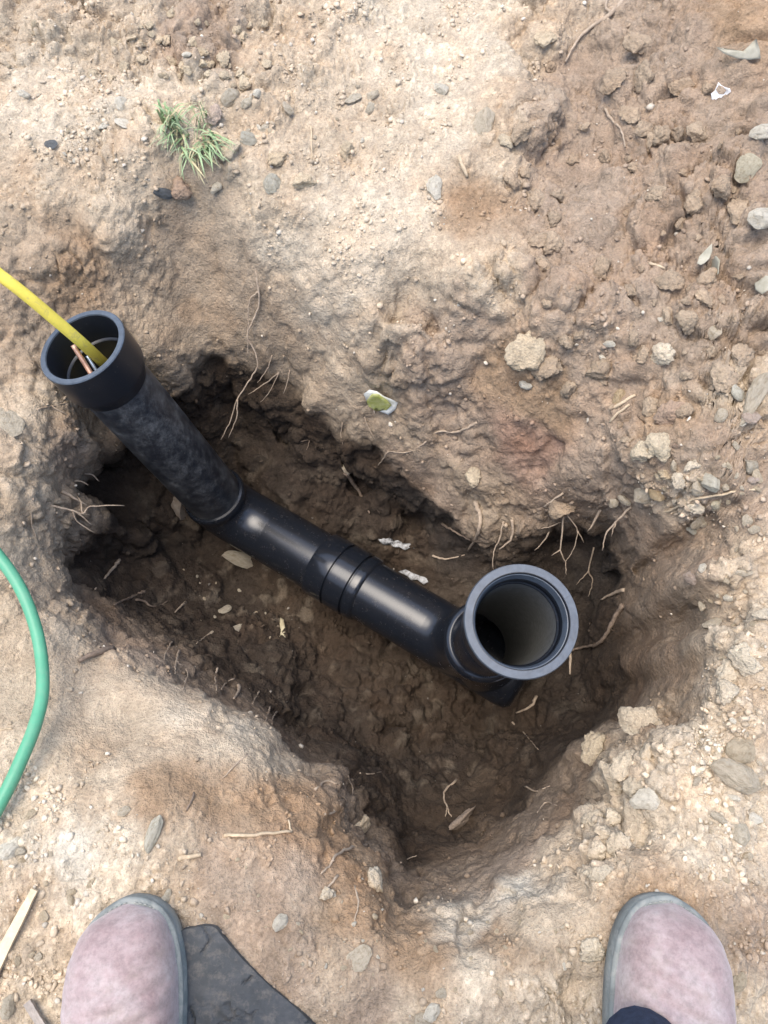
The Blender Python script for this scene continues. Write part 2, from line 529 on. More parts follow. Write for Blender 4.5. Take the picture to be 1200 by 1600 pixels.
# soil kinds: photo x, y -> colour, lumpiness, grit, smoothness
pale = (.460, .386, .296)
sand = (.395, .318, .234)
clay = (.285, .218, .162)
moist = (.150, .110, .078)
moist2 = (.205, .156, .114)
wallc = (.305, .240, .174)
ochre = (.280, .195, .125)
red = (.262, .172, .128)
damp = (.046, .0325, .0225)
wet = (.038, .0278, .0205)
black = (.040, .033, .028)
white = (.50, .445, .365)
KP = [  # x, y, elev, colour, lump, grit
    (0, 0, 0, sand, .6, .5), (200, 60, 0, sand, .8, .6), (300, 60, 0, clay, .8, .5), (450, 60, 0, sand, .5, .7), (600, 60, 0, pale, .3, .8), (750, 80, 0, pale, .2, .8), (850, 60, .02, sand, .7, .6),
    (100, 180, 0, pale, .3, .8), (250, 160, 0, pale, .5, .8), (400, 200, 0, sand, .5, .8), (550, 200, 0, sand, .4, .8), (700, 200, 0, pale, .15, .8), (780, 250, 0, sand, .5, .7),
    (640, 330, 0, pale, .15, .7), (520, 340, 0, pale, .2, .6), (420, 320, 0, sand, .3, .5), (700, 400, 0, sand, .2, .8), (740, 330, 0, ochre, .2, .6), (560, 420, -.03, pale, .15, .4), (450, 400, -.05, pale, .15, .3),
    (50, 280, 0, sand, .4, .6), (150, 290, 0, sand, .4, .6), (50, 380, -.02, wallc, .4, .4), (100, 400, -.05, ochre, .4, .3), (130, 440, -.06, ochre, .4, .3), (190, 350, -.05, sand, .4, .5), (0, 480, -.05, wallc, .4, .4),
    (220, 430, -.12, wallc, .35, .2), (300, 340, -.08, wallc, .05, .1), (310, 440, -.15, wallc, .05, .08), (330, 520, -.22, wallc, .05, .05), (420, 480, -.16, wallc, .1, .1), (460, 560, -.22, wallc, .05, .05), (540, 620, -.22, sand, .1, .1),
    (520, 500, -.12, pale, .12, .15), (540, 560, -.17, sand, .12, .1), (450, 450, -.11, sand, .12, .12), (590, 460, -.03, sand, .2, .3), (610, 560, -.15, wallc, .5, .3), (680, 560, -.1, clay, .4, .3), (640, 680, -.26, wallc, .3, .2), (730, 680, -.2, clay, .35, .25), (740, 760, -.28, wallc, .3, .2), (690, 640, -.18, clay, .3, .3),
    (830, 640, -.1, ochre, .3, .3), (820, 690, -.14, red, .3, .3), (790, 590, -.06, ochre, .3, .4), (740, 500, -.02, clay, .5, .6), (760, 440, 0, sand, .6, .9),
    (900, 100, .01, clay, .4, .15), (950, 200, .01, clay, .5, .2), (900, 350, .01, clay, .6, .25), (850, 250, .01, clay, .6, .4), (1050, 100, .03, clay, .6, .15), (1150, 60, .05, ochre, .6, .2), (1100, 250, .03, clay, .7, .2), (1000, 330, .02, clay, .7, .2), (880, 450, .0, clay, .7, .3),
    (1050, 430, .02, clay, .8, .3), (1150, 350, .05, clay, .8, .4), (1150, 500, .04, clay, .8, .6), (950, 560, -.01, clay, .5, .5), (1050, 600, 0, clay, .6, .6), (1150, 620, .03, sand, .7, .8), (960, 650, -.04, clay, .5, .5), (1080, 690, 0, clay, .3, .3), (1050, 650, 0, ochre, .5, .5),
    (900, 740, -.14, clay, .3, .3), (960, 740, -.1, clay, .3, .3), (1060, 770, -.03, sand, .7, .9), (1150, 780, 0, clay, .4, .6), (1160, 880, 0, sand, .4, .9), (1080, 860, -.03, clay, .3, .5), (1020, 850, -.12, clay, .15, .2),
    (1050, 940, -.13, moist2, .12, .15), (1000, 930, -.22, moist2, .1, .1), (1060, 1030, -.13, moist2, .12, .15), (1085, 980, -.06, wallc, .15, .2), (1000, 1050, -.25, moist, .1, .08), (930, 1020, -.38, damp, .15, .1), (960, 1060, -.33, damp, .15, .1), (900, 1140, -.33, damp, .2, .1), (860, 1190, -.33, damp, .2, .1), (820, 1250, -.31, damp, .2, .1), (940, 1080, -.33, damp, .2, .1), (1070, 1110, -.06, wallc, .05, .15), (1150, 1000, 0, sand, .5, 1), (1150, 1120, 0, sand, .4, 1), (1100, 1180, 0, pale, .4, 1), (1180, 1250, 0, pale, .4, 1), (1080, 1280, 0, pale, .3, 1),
    (1030, 1110, -.06, ochre, .3, .3), (1000, 1130, -.1, sand, .5, .3), (940, 1170, -.14, sand, .5, .3), (980, 1240, -.02, pale, .6, .6), (905, 1205, -.2, moist2, .3, .2), (940, 1330, -.01, pale, .6, .8), (870, 1275, -.15, moist2, .15, .15), (800, 1340, -.12, clay, .15, .2), (770, 1335, -.22, moist2, .15, .15), (820, 1380, -.06, white, .4, .5), (860, 1330, -.06, sand, .3, .4),
    (700, 1420, -.03, pale, .4, .6), (730, 1450, -.02, white, .3, .5), (690, 1500, -.01, ochre, .2, .4), (780, 1470, -.01, ochre, .2, .4), (640, 1460, -.02, ochre, .2, .3), (850, 1450, 0, sand, .15, .5), (1000, 1380, 0, ochre, .2, .7), (740, 1540, 0, pale, .3, .9), (850, 1560, 0, pale, .3, .9), (560, 1560, 0, clay, .2, .6), (650, 1580, 0, sand, .2, .7), (1180, 1480, 0, clay, .4, 1), (1170, 1580, 0, sand, .5, 1),
    (560, 1350, -.1, ochre, .4, .3), (540, 1450, -.03, ochre, .2, .4), (580, 1420, -.05, ochre, .3, .3), (450, 1400, 0, clay, .15, .7), (400, 1500, 0, clay, .15, .7), (480, 1500, 0, clay, .2, .7), (350, 1400, 0, clay, .15, .7), (520, 1530, 0, sand, .2, .6), (430, 1270, -.08, ochre, .3, .3), (330, 1260, -.04, ochre, .15, .4), (250, 1250, -.02, ochre, .15, .4), (500, 1280, -.1, ochre, .3, .3), (320, 1340, 0, clay, .15, .6),
    (170, 1220, -.02, sand, .2, .6), (60, 1250, 0, pale, .3, .9), (100, 1350, 0, white, .3, 1), (50, 1420, 0, sand, .3, .9), (200, 1340, 0, pale, .3, 1), (250, 1400, 0, sand, .3, .8), (50, 1550, 0, sand, .3, 1), (0, 1350, 0, pale, .3, .9), (280, 1340, 0, sand, .2, .8),
    (120, 1120, -.08, sand, .1, .2), (300, 1120, -.1, pale, .1, .1), (380, 1160, -.13, pale, .2, .15), (300, 1170, -.09, sand, .2, .2), (200, 1160, -.07, sand, .15, .2), (400, 1200, -.12, sand, .3, .2), (60, 1060, -.08, sand, .05, .08), (200, 1080, -.10, sand, .05, .08), (330, 1090, -.125, sand, .1, .1), (420, 1150, -.14, sand, .15, .1),
    (50, 760, -.13, sand, .5, .3), (40, 640, -.09, sand, .4, .4), (60, 850, -.13, sand, .35, .2), (100, 980, -.13, sand, .35, .2), (0, 950, -.09, sand, .3, .2), (100, 800, -.165, wallc, .35, .15), (102, 890, -.165, wallc, .35, .15), (140, 955, -.15, wallc, .35, .15), (170, 1010, -.19, clay, .4, .2), (60, 560, -.08, wallc, .4, .3), (100, 700, -.15, clay, .4, .2), (220, 560, -.19, wallc, .3, .15), (160, 640, -.19, wallc, .3, .2), (230, 1040, -.2, clay, .4, .2),
    (350, 548, -.23, wallc, .1, .08), (420, 562, -.24, wallc, .1, .08), (490, 622, -.26, wallc, .15, .08), (560, 670, -.28, wallc, .15, .1), (275, 585, -.25, wallc, .2, .1), (640, 718, -.29, clay, .2, .1), (700, 770, -.32, clay, .2, .1), (300, 480, -.18, wallc, .05, .05), (380, 420, -.1, wallc, .05, .05),
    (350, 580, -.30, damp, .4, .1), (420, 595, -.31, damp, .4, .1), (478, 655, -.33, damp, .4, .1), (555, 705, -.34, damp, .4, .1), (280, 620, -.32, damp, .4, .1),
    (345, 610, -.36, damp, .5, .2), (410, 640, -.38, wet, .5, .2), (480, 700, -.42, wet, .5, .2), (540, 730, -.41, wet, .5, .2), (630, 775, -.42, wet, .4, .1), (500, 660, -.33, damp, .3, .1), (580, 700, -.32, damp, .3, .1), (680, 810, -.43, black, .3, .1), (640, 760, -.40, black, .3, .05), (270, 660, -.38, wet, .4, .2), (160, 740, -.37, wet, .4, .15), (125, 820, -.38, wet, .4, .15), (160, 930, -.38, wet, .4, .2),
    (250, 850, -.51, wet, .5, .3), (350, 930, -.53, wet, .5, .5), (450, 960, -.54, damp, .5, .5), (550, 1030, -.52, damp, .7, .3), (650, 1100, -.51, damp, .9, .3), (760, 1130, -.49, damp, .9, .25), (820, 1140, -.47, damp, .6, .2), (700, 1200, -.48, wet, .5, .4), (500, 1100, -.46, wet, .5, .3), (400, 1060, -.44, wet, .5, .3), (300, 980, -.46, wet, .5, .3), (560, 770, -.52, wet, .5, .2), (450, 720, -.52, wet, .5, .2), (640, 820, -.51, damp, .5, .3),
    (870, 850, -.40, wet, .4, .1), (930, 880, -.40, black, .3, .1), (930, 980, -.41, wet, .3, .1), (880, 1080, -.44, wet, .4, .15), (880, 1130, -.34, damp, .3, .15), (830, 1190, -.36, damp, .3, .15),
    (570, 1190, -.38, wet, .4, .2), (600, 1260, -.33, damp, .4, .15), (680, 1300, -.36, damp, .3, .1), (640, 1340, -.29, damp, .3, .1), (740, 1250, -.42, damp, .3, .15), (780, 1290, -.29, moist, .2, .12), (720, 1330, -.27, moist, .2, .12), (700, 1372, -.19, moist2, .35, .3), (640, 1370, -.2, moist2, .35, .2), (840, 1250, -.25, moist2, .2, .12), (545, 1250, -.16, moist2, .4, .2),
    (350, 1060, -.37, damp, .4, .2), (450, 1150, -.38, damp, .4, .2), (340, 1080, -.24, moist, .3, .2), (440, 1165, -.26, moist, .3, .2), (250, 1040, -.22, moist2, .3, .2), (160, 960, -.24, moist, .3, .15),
]
kxy = np.array([list(at_elev(k[0], k[1], k[2])[:]) for k in KP])
kv = np.array([list(k[3]) + [k[4], k[5]] for k in KP])


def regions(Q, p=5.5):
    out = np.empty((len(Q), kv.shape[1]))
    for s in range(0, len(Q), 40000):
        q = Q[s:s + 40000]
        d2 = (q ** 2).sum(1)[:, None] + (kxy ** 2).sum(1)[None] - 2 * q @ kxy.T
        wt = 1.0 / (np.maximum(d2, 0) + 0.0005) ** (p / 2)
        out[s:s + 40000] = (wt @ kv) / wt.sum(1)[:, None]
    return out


# warp the look-up so that region borders are ragged
wq = np.stack([fbm(P, .07, 4, 91), fbm(P, .07, 4, 92), fbm(P, .07, 4, 93)], 1) * 0.028
RG = regions(P + wq)
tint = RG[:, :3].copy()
lump = RG[:, 3]
grit = RG[:, 4]


def normals(Pg):
    G = Pg.reshape(nx, ny, 3)
    du = np.gradient(G, axis=0)
    dv = np.gradient(G, axis=1)
    n = np.cross(du.reshape(-1, 3), dv.reshape(-1, 3))
    return n / np.maximum(np.linalg.norm(n, axis=1, keepdims=True), 1e-12)


near = 1 - sstep(0.9, 1.3, np.maximum(np.abs(P[:, 0]), np.abs(P[:, 1] - 0.5)))
nrm = normals(P)
# broad unevenness and torn edges
d = fbm(P, .16, 4, 3) * 0.030 * (0.35 + lump)
wp = P + np.stack([fbm(P, .05, 3, 31), fbm(P, .05, 3, 32), fbm(P, .05, 3, 33)], 1) * 0.012
# big clods pressed into each other
f1, f2, rid = worley(wp, .075, 5)
dome = np.clip(1 - (f1 / 0.8) ** 2, 0, 1) ** .9 * (0.3 + 0.7 * rid)
gap = sstep(0.0, 0.24, f2 - f1)
d += (dome * 0.036 * gap - 0.010) * np.clip(lump - .18, 0, .5) * 1.5
f1b, f2b, ridb = worley(wp + 3.1, .034, 8)
domeb = np.clip(1 - (f1b / 0.75) ** 2, 0, 1) ** .8 * sstep(.22, .45, ridb) * sstep(0, .2, f2b - f1b)
d += domeb * 0.023 * np.clip(lump - .1, 0, 1) * sstep(-.25, .25, perlin(P, .12, 71))
# broken angular faces
fa1, fa2, rida = worley(P + wp * .6 + 1.3, .040, 21)
d += (rida - .5) * 0.013 * sstep(.02, .22, fa2 - fa1) * np.clip(lump - .15, 0, 1)
# ragged scars on the walls
sc = fbm(P * np.array([1, 1, .45]), .05, 4, 60)
steep = 1 - np.abs(nrm[:, 2])
d += -sstep(.05, .3, sc) * 0.012 * sstep(.15, .6, steep) * (0.35 + lump)
P1 = P + nrm * (d * near)[:, None]
# fine crumbs are laid on the faces of the clods, not on the smooth ground below them
nb_ = nrm + normals(P1) * 1.2
nb_ /= np.linalg.norm(nb_, axis=1, keepdims=True)
d2 = np.zeros(len(P1))
f1c, f2c, ridc = worley(P1 + (wp - P + P1) * .4 + 7.7, .014, 12)
domec = np.sqrt(np.clip(1 - (f1c / 0.62) ** 2, 0, 1)) * sstep(.32, .5, ridc) * sstep(0, .2, f2c - f1c)
d2 += domec * 0.0074 * np.clip(lump * .9 + grit * .5, 0, 1) * sstep(-.3, .2, perlin(P1, .07, 72))
# crumbs
rough_amt = 0.18 + 0.82 * np.clip(lump * 1.15 + .22 * grit, 0, 1)
d2 += fbm(P1, .022, 4, 40, .65) * 0.0068 * rough_amt
d2 += np.abs(perlin(P1, .045, 55)) * -0.006 * rough_amt + 0.0015
P2 = P1 + nb_ * (d2 * near)[:, None]
# second layer: raised scabs on the spoil and the dry crust
nrm2 = nrm
scab = sstep(.08, .20, fbm(P2, .065, 4, 77)) * np.clip(lump - .25, 0, 1)
P2 = P2 + nrm2 * (scab * 0.013 * near)[:, None]

# colour variation that belongs to the soil itself: dry dust on proud crumbs, grit, stains
v = fbm(P2, .05, 4, 101)
tint *= (1 + 0.26 * v)[:, None]
dry = sstep(.1, .45, fbm(P2, .035, 4, 111)) * grit * .3
tint = tint * (1 - dry[:, None]) + np.array(pale) * 1.05 * dry[:, None]
stain = sstep(.22, .5, fbm(P2, .11, 3, 121)) * .22
tint = tint * (1 - stain[:, None]) + tint * np.array([.92, .72, .55]) * stain[:, None]
small = sstep(.35, .6, ridc) * domec * .4 * np.clip(grit, 0, 1)
tint *= (1 + small)[:, None]
tint = np.clip(tint * np.array([1.0, .995, .955]), .015, .7)

me = bpy.data.meshes.new('ground')
idx = np.arange(nx * ny).reshape(nx, ny)
quads = np.stack([idx[:-1, :-1], idx[1:, :-1], idx[1:, 1:], idx[:-1, 1:]], -1).reshape(-1, 4)
me.vertices.add(nx * ny)
me.vertices.foreach_set('co', P2.ravel())
me.loops.add(quads.size)
me.loops.foreach_set('vertex_index', quads.ravel().astype(np.int32))
me.polygons.add(len(quads))
me.polygons.foreach_set('loop_start', np.arange(0, quads.size, 4, dtype=np.int32))
me.polygons.foreach_set('use_smooth', np.ones(len(quads), dtype=bool))
me.update(calc_edges=True)
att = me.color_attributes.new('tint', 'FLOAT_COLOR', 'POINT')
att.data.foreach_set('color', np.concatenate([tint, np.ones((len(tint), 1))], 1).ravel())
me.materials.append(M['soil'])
ground = bpy.data.objects.new('ground', me)
COL.objects.link(ground)
tag(ground, 'dug earth ground with a deep hole around the black pipes', 'ground', kind='structure')

# coarse copy for ray picking
GN = normals(P2)
cs = slice(None, None, 2)
ci = P2.reshape(nx, ny, 3)[::2, ::2]
cnx, cny = ci.shape[:2]
cidx = np.arange(cnx * cny).reshape(cnx, cny)
cq = np.stack([cidx[:-1, :-1], cidx[1:, :-1], cidx[1:, 1:], cidx[:-1, 1:]], -1).reshape(-1, 4)
bvh = BVHTree.FromPolygons(ci.reshape(-1, 3).tolist(), cq.tolist())
CAM = Vector((0, 0, CH))


def hit(px, py):
    r = ray(px, py)
    loc, n, i, dist = bvh.ray_cast(CAM, r.normalized())
    if loc is None:
        loc, n = at_elev(px, py, 0), Vector((0, 0, 1))
    if n.dot(r) > 0:
        n = -n
    return loc, n, (loc - CAM).length / r.length


def drop(x, y):
    loc, n, i, dist = bvh.ray_cast(Vector((x, y, 0.6)), Vector((0, 0, -1)))
    return (loc, n) if loc else (Vector((x, y, 0)), Vector((0, 0, 1)))


# ------------------------------------------------------------------ shape helpers
def frame_of(d):
    d = d.normalized()
    a = Vector((0, 0, 1)) if abs(d.z) < 0.9 else Vector((1, 0, 0))
    u = d.cross(a).normalized()
    return u, d.cross(u).normalized(), d


def lathe(name, p, q, prof, mat, parent, seg=64):
    """revolve profile [(distance along p->q, radius)...] about the axis p->q"""
    u, vv, dd = frame_of(q - p)
    vs_, fs = [], []
    for s, r in prof:
        for k in range(seg):
            a = k * math.tau / seg
            vs_.append(p + dd * s + (u * math.cos(a) + vv * math.sin(a)) * r)
    for i in range(len(prof) - 1):
        for k in range(seg):
            k2 = (k + 1) % seg
            fs.append((i * seg + k, i * seg + k2, (i + 1) * seg + k2, (i + 1) * seg + k))
    o = mesh_obj(name, vs_, fs, mat, parent)
    mod = o.modifiers.new('edge', 'EDGE_SPLIT')
    mod.split_angle = R(38)
    return o


def catmull(pts, n=6):
    pts = [Vector(p) for p in pts]
    ext = [pts[0] * 2 - pts[1]] + pts + [pts[-1] * 2 - pts[-2]]
    out = []
    for i in range(1, len(ext) - 2):
        a, b, c, d_ = ext[i - 1], ext[i], ext[i + 1], ext[i + 2]
        for k in range(n):
            t = k / n
            out.append(0.5 * ((2 * b) + (c - a) * t + (2 * a - 5 * b + 4 * c - d_) * t * t + (3 * b - a - 3 * c + d_) * t ** 3))
    out.append(pts[-1])
    return out


def tube_data(pts, rad, seg=8, base=0, wob=0.0):
    vs_, fs = [], []
    n = len(pts)
    u = None
    for i, p in enumerate(pts):
        dd = (pts[min(i + 1, n - 1)] - pts[max(i - 1, 0)])
        if dd.length < 1e-9:
            dd = Vector((0, 0, 1))
        dd.normalize()
        if u is None:
            u = frame_of(dd)[0]
        else:
            u = (u - dd * u.dot(dd))
            u = u.normalized() if u.length > 1e-6 else frame_of(dd)[0]
        vv = dd.cross(u)
        r = rad(i / (n - 1)) if callable(rad) else rad
        for k in range(seg):
            a = k * math.tau / seg
            rr = r * (1 + wob * (random.random() - .5))
            vs_.append(p + (u * math.cos(a) + vv * math.sin(a)) * rr)
    for i in range(n - 1):
        for k in range(seg):
            k2 = (k + 1) % seg
            fs.append((base + i * seg + k, base + i * seg + k2, base + (i + 1) * seg + k2, base + (i + 1) * seg + k))
    vs_.append(pts[0])
    vs_.append(pts[-1])
    a, b = base + n * seg, base + n * seg + 1
    for k in range(seg):
        k2 = (k + 1) % seg
        fs.append((a, base + k2, base + k))
        fs.append((b, base + (n - 1) * seg + k, base + (n - 1) * seg + k2))
    return vs_, fs


# ------------------------------------------------------------------ the black drain pipe
def pipe_mat(name, rough, dustlo, dusthi, dustcol=(.10, .095, .09)):
    m, nt, b = new_mat(name)
    L = nt.links
    tc = N(nt, 'ShaderNodeTexCoord')
    vec = tc.outputs['Object']
    n = noise_tex(nt, vec, 34, 9, 0.80, 0.15)
    r = ramp(nt, [(dustlo, g4(0)), (dusthi, g4(1))])
    L.new(n, r.inputs[0])
    # fine scratches along the pipe
    mp = N(nt, 'ShaderNodeMapping')
    mp.inputs['Rotation'].default_value = (0.3, 0.2, 0.6)
    mp.inputs['Scale'].default_value = (300, 14, 30)
    L.new(vec, mp.inputs['Vector'])
    ns = noise_tex(nt, mp.outputs[0], 1.0, 3, 0.6)
    rs = ramp(nt, [(.62, g4(0)), (.75, g4(1))])
    L.new(ns, rs.inputs[0])
    fac = mixc(nt, 'ADD', 0.35, r.outputs[0], rs.outputs[0])
    fac = mixc(nt, 'MULTIPLY', 1.0, fac, r.outputs[0])
    n2 = noise_tex(nt, vec, 240, 3, 0.6)
    r2 = ramp(nt, [(.66, g4(0)), (.72, g4(1))])
    L.new(n2, r2.inputs[0])
    c = mixc(nt, 'MIX', fac, (.009, .011, .015, 1), (*dustcol, 1))
    spk = mixc(nt, 'MULTIPLY', 1.0, r2.outputs[0], g4(.5))
    c = mixc(nt, 'MIX', spk, c, (.12, .10, .085, 1))
    L.new(c, b.inputs['Base Color'])
    mr = N(nt, 'ShaderNodeMapRange')
    mr.inputs[3].default_value = rough
    mr.inputs[4].default_value = 0.62
    L.new(fac, mr.inputs[0])
    L.new(mr.outputs[0], b.inputs['Roughness'])
    b.inputs['Specular IOR Level'].default_value = 0.5
    bp = N(nt, 'ShaderNodeBump')
    bp.inputs['Strength'].default_value = 0.12
    bp.inputs['Distance'].default_value = 0.001
    L.new(n, bp.inputs['Height'])
    L.new(bp.outputs[0], b.inputs['Normal'])
    return m


M['pipe_new'] = pipe_mat('black_polyethylene', .24, .52, .80, (.075, .063, .052))
M['pipe_gloss'] = pipe_mat('glossy_black_polyethylene', .16, .66, .9)
M['pipe_dusty'] = pipe_mat('scuffed_black_polyethylene', .34, .36, .80, (.19, .195, .188))
M['pipe_rim'] = pipe_mat('cut_black_polyethylene', .34, .70, .9, (.09, .09, .09))
M['rim_face'] = plain_mat('sawn_sky_tinted_polyethylene', (.060, .074, .092), .42, .5, .25, 90, .15, dust=((.035, .038, .042), 70, .60, .70, .4))  # paler sawn face; sky reflection is also painted into the blue-grey base
M['bore'] = plain_mat('dusty_grey_bore', (.125, .128, .122), .55, .45, .3, 160, .1)
M['rubber'] = plain_mat('black_rubber_seal', (.012, .012, .012), .35, .5, .2, 80)

PL = at(335, 775, 1.50)       # joint ring of the tall riser
RL = at(128, 541, 1.13)       # its mouth
A1 = at(352, 792, 1.575)      # junction on the main line under it
A2 = at(640, 962, 1.45)
ADIR = (A2 - A1).normalized()
RINGR = at(757, 1002, 1.25)
RR = at(815, 970, .96)
t_ = (RINGR - A1).dot(ADIR)
JR = A1 + ADIR * t_
JR.z = (A1 + ADIR * t_).z
pipe = empty('drain_pipe', (A1 + JR) / 2)
tag(pipe, 'black plastic drain pipe with two upright risers lying in the hole', 'drain pipe')
PINV = Matrix.Translation(-pipe.location)


def part(o, parent=None):
    """geometry was written in world coordinates: keep it in place under its parent"""
    p = parent or pipe
    o.parent = p
    off = Vector((0, 0, 0))
    q = p
    while q is not None:
        off += Vector(q.location)
        q = q.parent
    o.location = -off if o.type == 'MESH' else o.location
    return o


def plathe(name, p, q, prof, mat, parent=None):
    o = lathe(name, p, q, prof, mat, None)
    o.data.transform(PINV)
    o.parent = parent or pipe
    return o


RB = 0.0555
# left riser
dl = (RL - PL)
LL = dl.length
sock = 0.066
plathe('riser_pipe', PL, RL, [(-.03, .050), (0, .0515), (LL - sock + .01, .0515), (LL - sock + .02, .048), (-.02, .046)], M['pipe_dusty'])
so1 = plathe('socket', PL, RL, [(LL - sock - .016, .0517), (LL - sock - .010, .0535), (LL - sock + .004, .0600), (LL - sock + .012, .0620), (LL - .0015, .0632), (LL, .0620), (LL, .0548), (LL - .003, .0538), (LL - .045, .0510), (LL - .047, .0475), (LL - .064, .0470), (LL - .068, .0455), (LL - .10, .0455)], M['pipe_rim'])
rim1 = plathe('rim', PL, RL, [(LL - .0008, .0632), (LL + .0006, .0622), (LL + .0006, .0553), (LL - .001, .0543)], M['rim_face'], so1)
so1['label'] = 'belled black socket at the mouth of the tall riser'
plathe('joint_ring', PL, RL, [(-.014, .0535), (-.012, .0570), (-.004, .0580), (.003, .0578), (.006, .0560), (.007, .0517)], M['pipe_gloss'], None)
# main line
LM = (JR - A1).length
def bend(name, p0, d0, p3, d3, r, mat, k=.055):
    p1, p2 = p0 + d0 * k, p3 - d3 * k
    path = []
    for i in range(25):
        t = i / 24
        path.append(p0 * (1 - t) ** 3 + p1 * 3 * t * (1 - t) ** 2 + p2 * 3 * t * t * (1 - t) + p3 * t ** 3 - pipe.location)
    v_b, f_b = tube_data(path, r, 48)
    f_b = [f for f in f_b if len(f) == 4]
    v_b = v_b[:-2]
    return mesh_obj(name, v_b, f_b, mat, pipe)


bend('swept_bend', PL, -dl.normalized(), A1 + ADIR * .115, ADIR, .0556, M['pipe_new'])
bend('swept_bend', JR - ADIR * .115, ADIR, RINGR - (RR - RINGR).normalized() * .004, (RR - RINGR).normalized(), .0556, M['pipe_new'], .085)
cm = LM * .505


def grooved(s0):
    pr = []
    for s, r in [(-.050, .0560), (-.0490, .0600), (-.0475, .0612), (-.0185, .0612), (-.0180, .0600), (-.0178, .0570), (-.0150, .0570), (-.0148, .0602), (-.0142, .0614), (.012, .0614), (.0126, .0602), (.0128, .0568), (.0156, .0568), (.0158, .0600), (.0166, .0608), (.025, .0606), (.029, .0592), (.031, .0560)]:
        pr.append((s0 + s * 1.3, r))
    return pr


plathe('main_pipe', A1, JR, [(.105, .030), (.105, .0550), (.11, RB), (LM + .045, RB), (LM + .060, .0530), (LM + .068, .046), (LM + .072, .030), (LM + .0725, .002)], M['pipe_new'])
cp = plathe('coupling', A1, JR, grooved(cm), M['pipe_gloss'])
cp['label'] = 'grooved black coupling sleeve halfway along the pipe'
# mould seam on the coupling
u_, v_, d_ = frame_of(JR - A1)
ang = 0.9
# right riser
UPR = (RR - RINGR)
LR_ = UPR.length
plathe('junction', JR, RINGR, [(-.01, .0545), (.06, .0560), ((RINGR - JR).length - .030, .0570), ((RINGR - JR).length - .018, .0615), ((RINGR - JR).length - .002, .0618), ((RINGR - JR).length, .0560)], M['pipe_new'])
plathe('joint_ring', RINGR, RR, [(-.004, .0535), (-.003, .0600), (.002, .0622), (.006, .0622), (.009, .0600), (.010, .0590), (.012, .0600), (.015, .0600), (.018, .0575), (.019, .0536)], M['pipe_gloss'])
plathe('riser_pipe', RINGR, RR, [(-.03, .050), (0, .0535), (LR_ - .09, .0535), (LR_ - .085, .0500), (-.10, .0485)], M['pipe_new'])
so2 = plathe('socket', RINGR, RR, [(LR_ - .120, .0537), (LR_ - .105, .0550), (LR_ - .085, .0600), (LR_ - .03, .0612), (LR_ - .0295, .0640), (LR_ - .002, .0665), (LR_, .0655), (LR_, .0565), (LR_ - .006, .0550), (LR_ - .022, .0514), (LR_ - .024, .0505), (LR_ - .028, .0512), (LR_ - .034, .0512), (LR_ - .036, .0492), (LR_ - .10, .0488)], M['pipe_rim'])
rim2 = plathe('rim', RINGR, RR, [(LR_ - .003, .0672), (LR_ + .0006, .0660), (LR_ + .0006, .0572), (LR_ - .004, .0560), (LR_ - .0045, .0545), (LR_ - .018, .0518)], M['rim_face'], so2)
plathe('bore', RINGR, RR, [(LR_ - .0365, .0486), (LR_ - .10, .0484), (-.02, .0483), (-.10, .0483)], M['bore'], so2)
so2['label'] = 'wide bevelled socket mouth of the short-looking riser'

# earthenware drain that the new pipe joins
M['clay_pipe'] = plain_mat('muddy_earthenware', (.16, .12, .085), .8, .3, .3, 40, .5, col2=(.30, .26, .21))
e0 = A1 - ADIR * .05
e1 = A1 - ADIR * .17
old = lathe('old_clay_pipe', e0, e1, [(0, .052), (0.0, .069), (.004, .072), (.035, .073), (.04, .070), (.042, .064), (.12, .064)], M['clay_pipe'], None)
tag(old, 'muddy old earthenware pipe end in the wall beside the tall riser', 'clay pipe')

# ------------------------------------------------------------------ things poking into the tall riser
M['yellow'] = plain_mat('worn_yellow_plastic', (.70, .56, .08), .5, .4, .15, 30, .2, dust=((.34, .28, .13), 70, .54, .76, .7))
pts = [Vector((-2.2, .95, .03)), Vector((-1.5, .86, .06)), Vector((-1.0, .80, .10)), at(-130, 345, 1.02), at(0, 430, 1.045), at(90, 503, 1.10), at(150, 556, 1.17), at(190, 597, 1.27), at(232, 650, 1.40)]
v1, f1_ = tube_data(catmull(pts, 8), .0080, 14)
o = mesh_obj('yellow_rod', v1, f1_, M['yellow'])
tag(o, 'worn yellow plastic rod running down into the tall riser mouth', 'rod')
M['copper'] = plain_mat('copper', (.62, .36, .24), .35, .6, .2, 60)
M['copper'].node_tree.nodes['Principled BSDF'].inputs['Metallic'].default_value = .5
M['steel'] = plain_mat('pale_steel', (.45, .52, .58), .3, .6, .15, 60)
M['steel'].node_tree.nodes['Principled BSDF'].inputs['Metallic'].default_value = .6
v1, f1_ = tube_data(catmull([at(114, 539, 1.150), at(133, 569, 1.160), at(150, 597, 1.168), at(160, 614, 1.19)], 5), .0036, 8)
o = mesh_obj('copper_tube', v1, f1_, M['copper'])
tag(o, 'thin bare copper tube inside the tall riser mouth', 'tube')
v1, f1_ = tube_data(catmull([at(136, 556, 1.165), at(148, 575, 1.17), at(162, 597, 1.182), at(173, 615, 1.21)], 5), .0024, 8)
o = mesh_obj('steel_cable', v1, f1_, M['steel'])
tag(o, 'thin silvery cable beside the copper tube in the riser', 'cable')

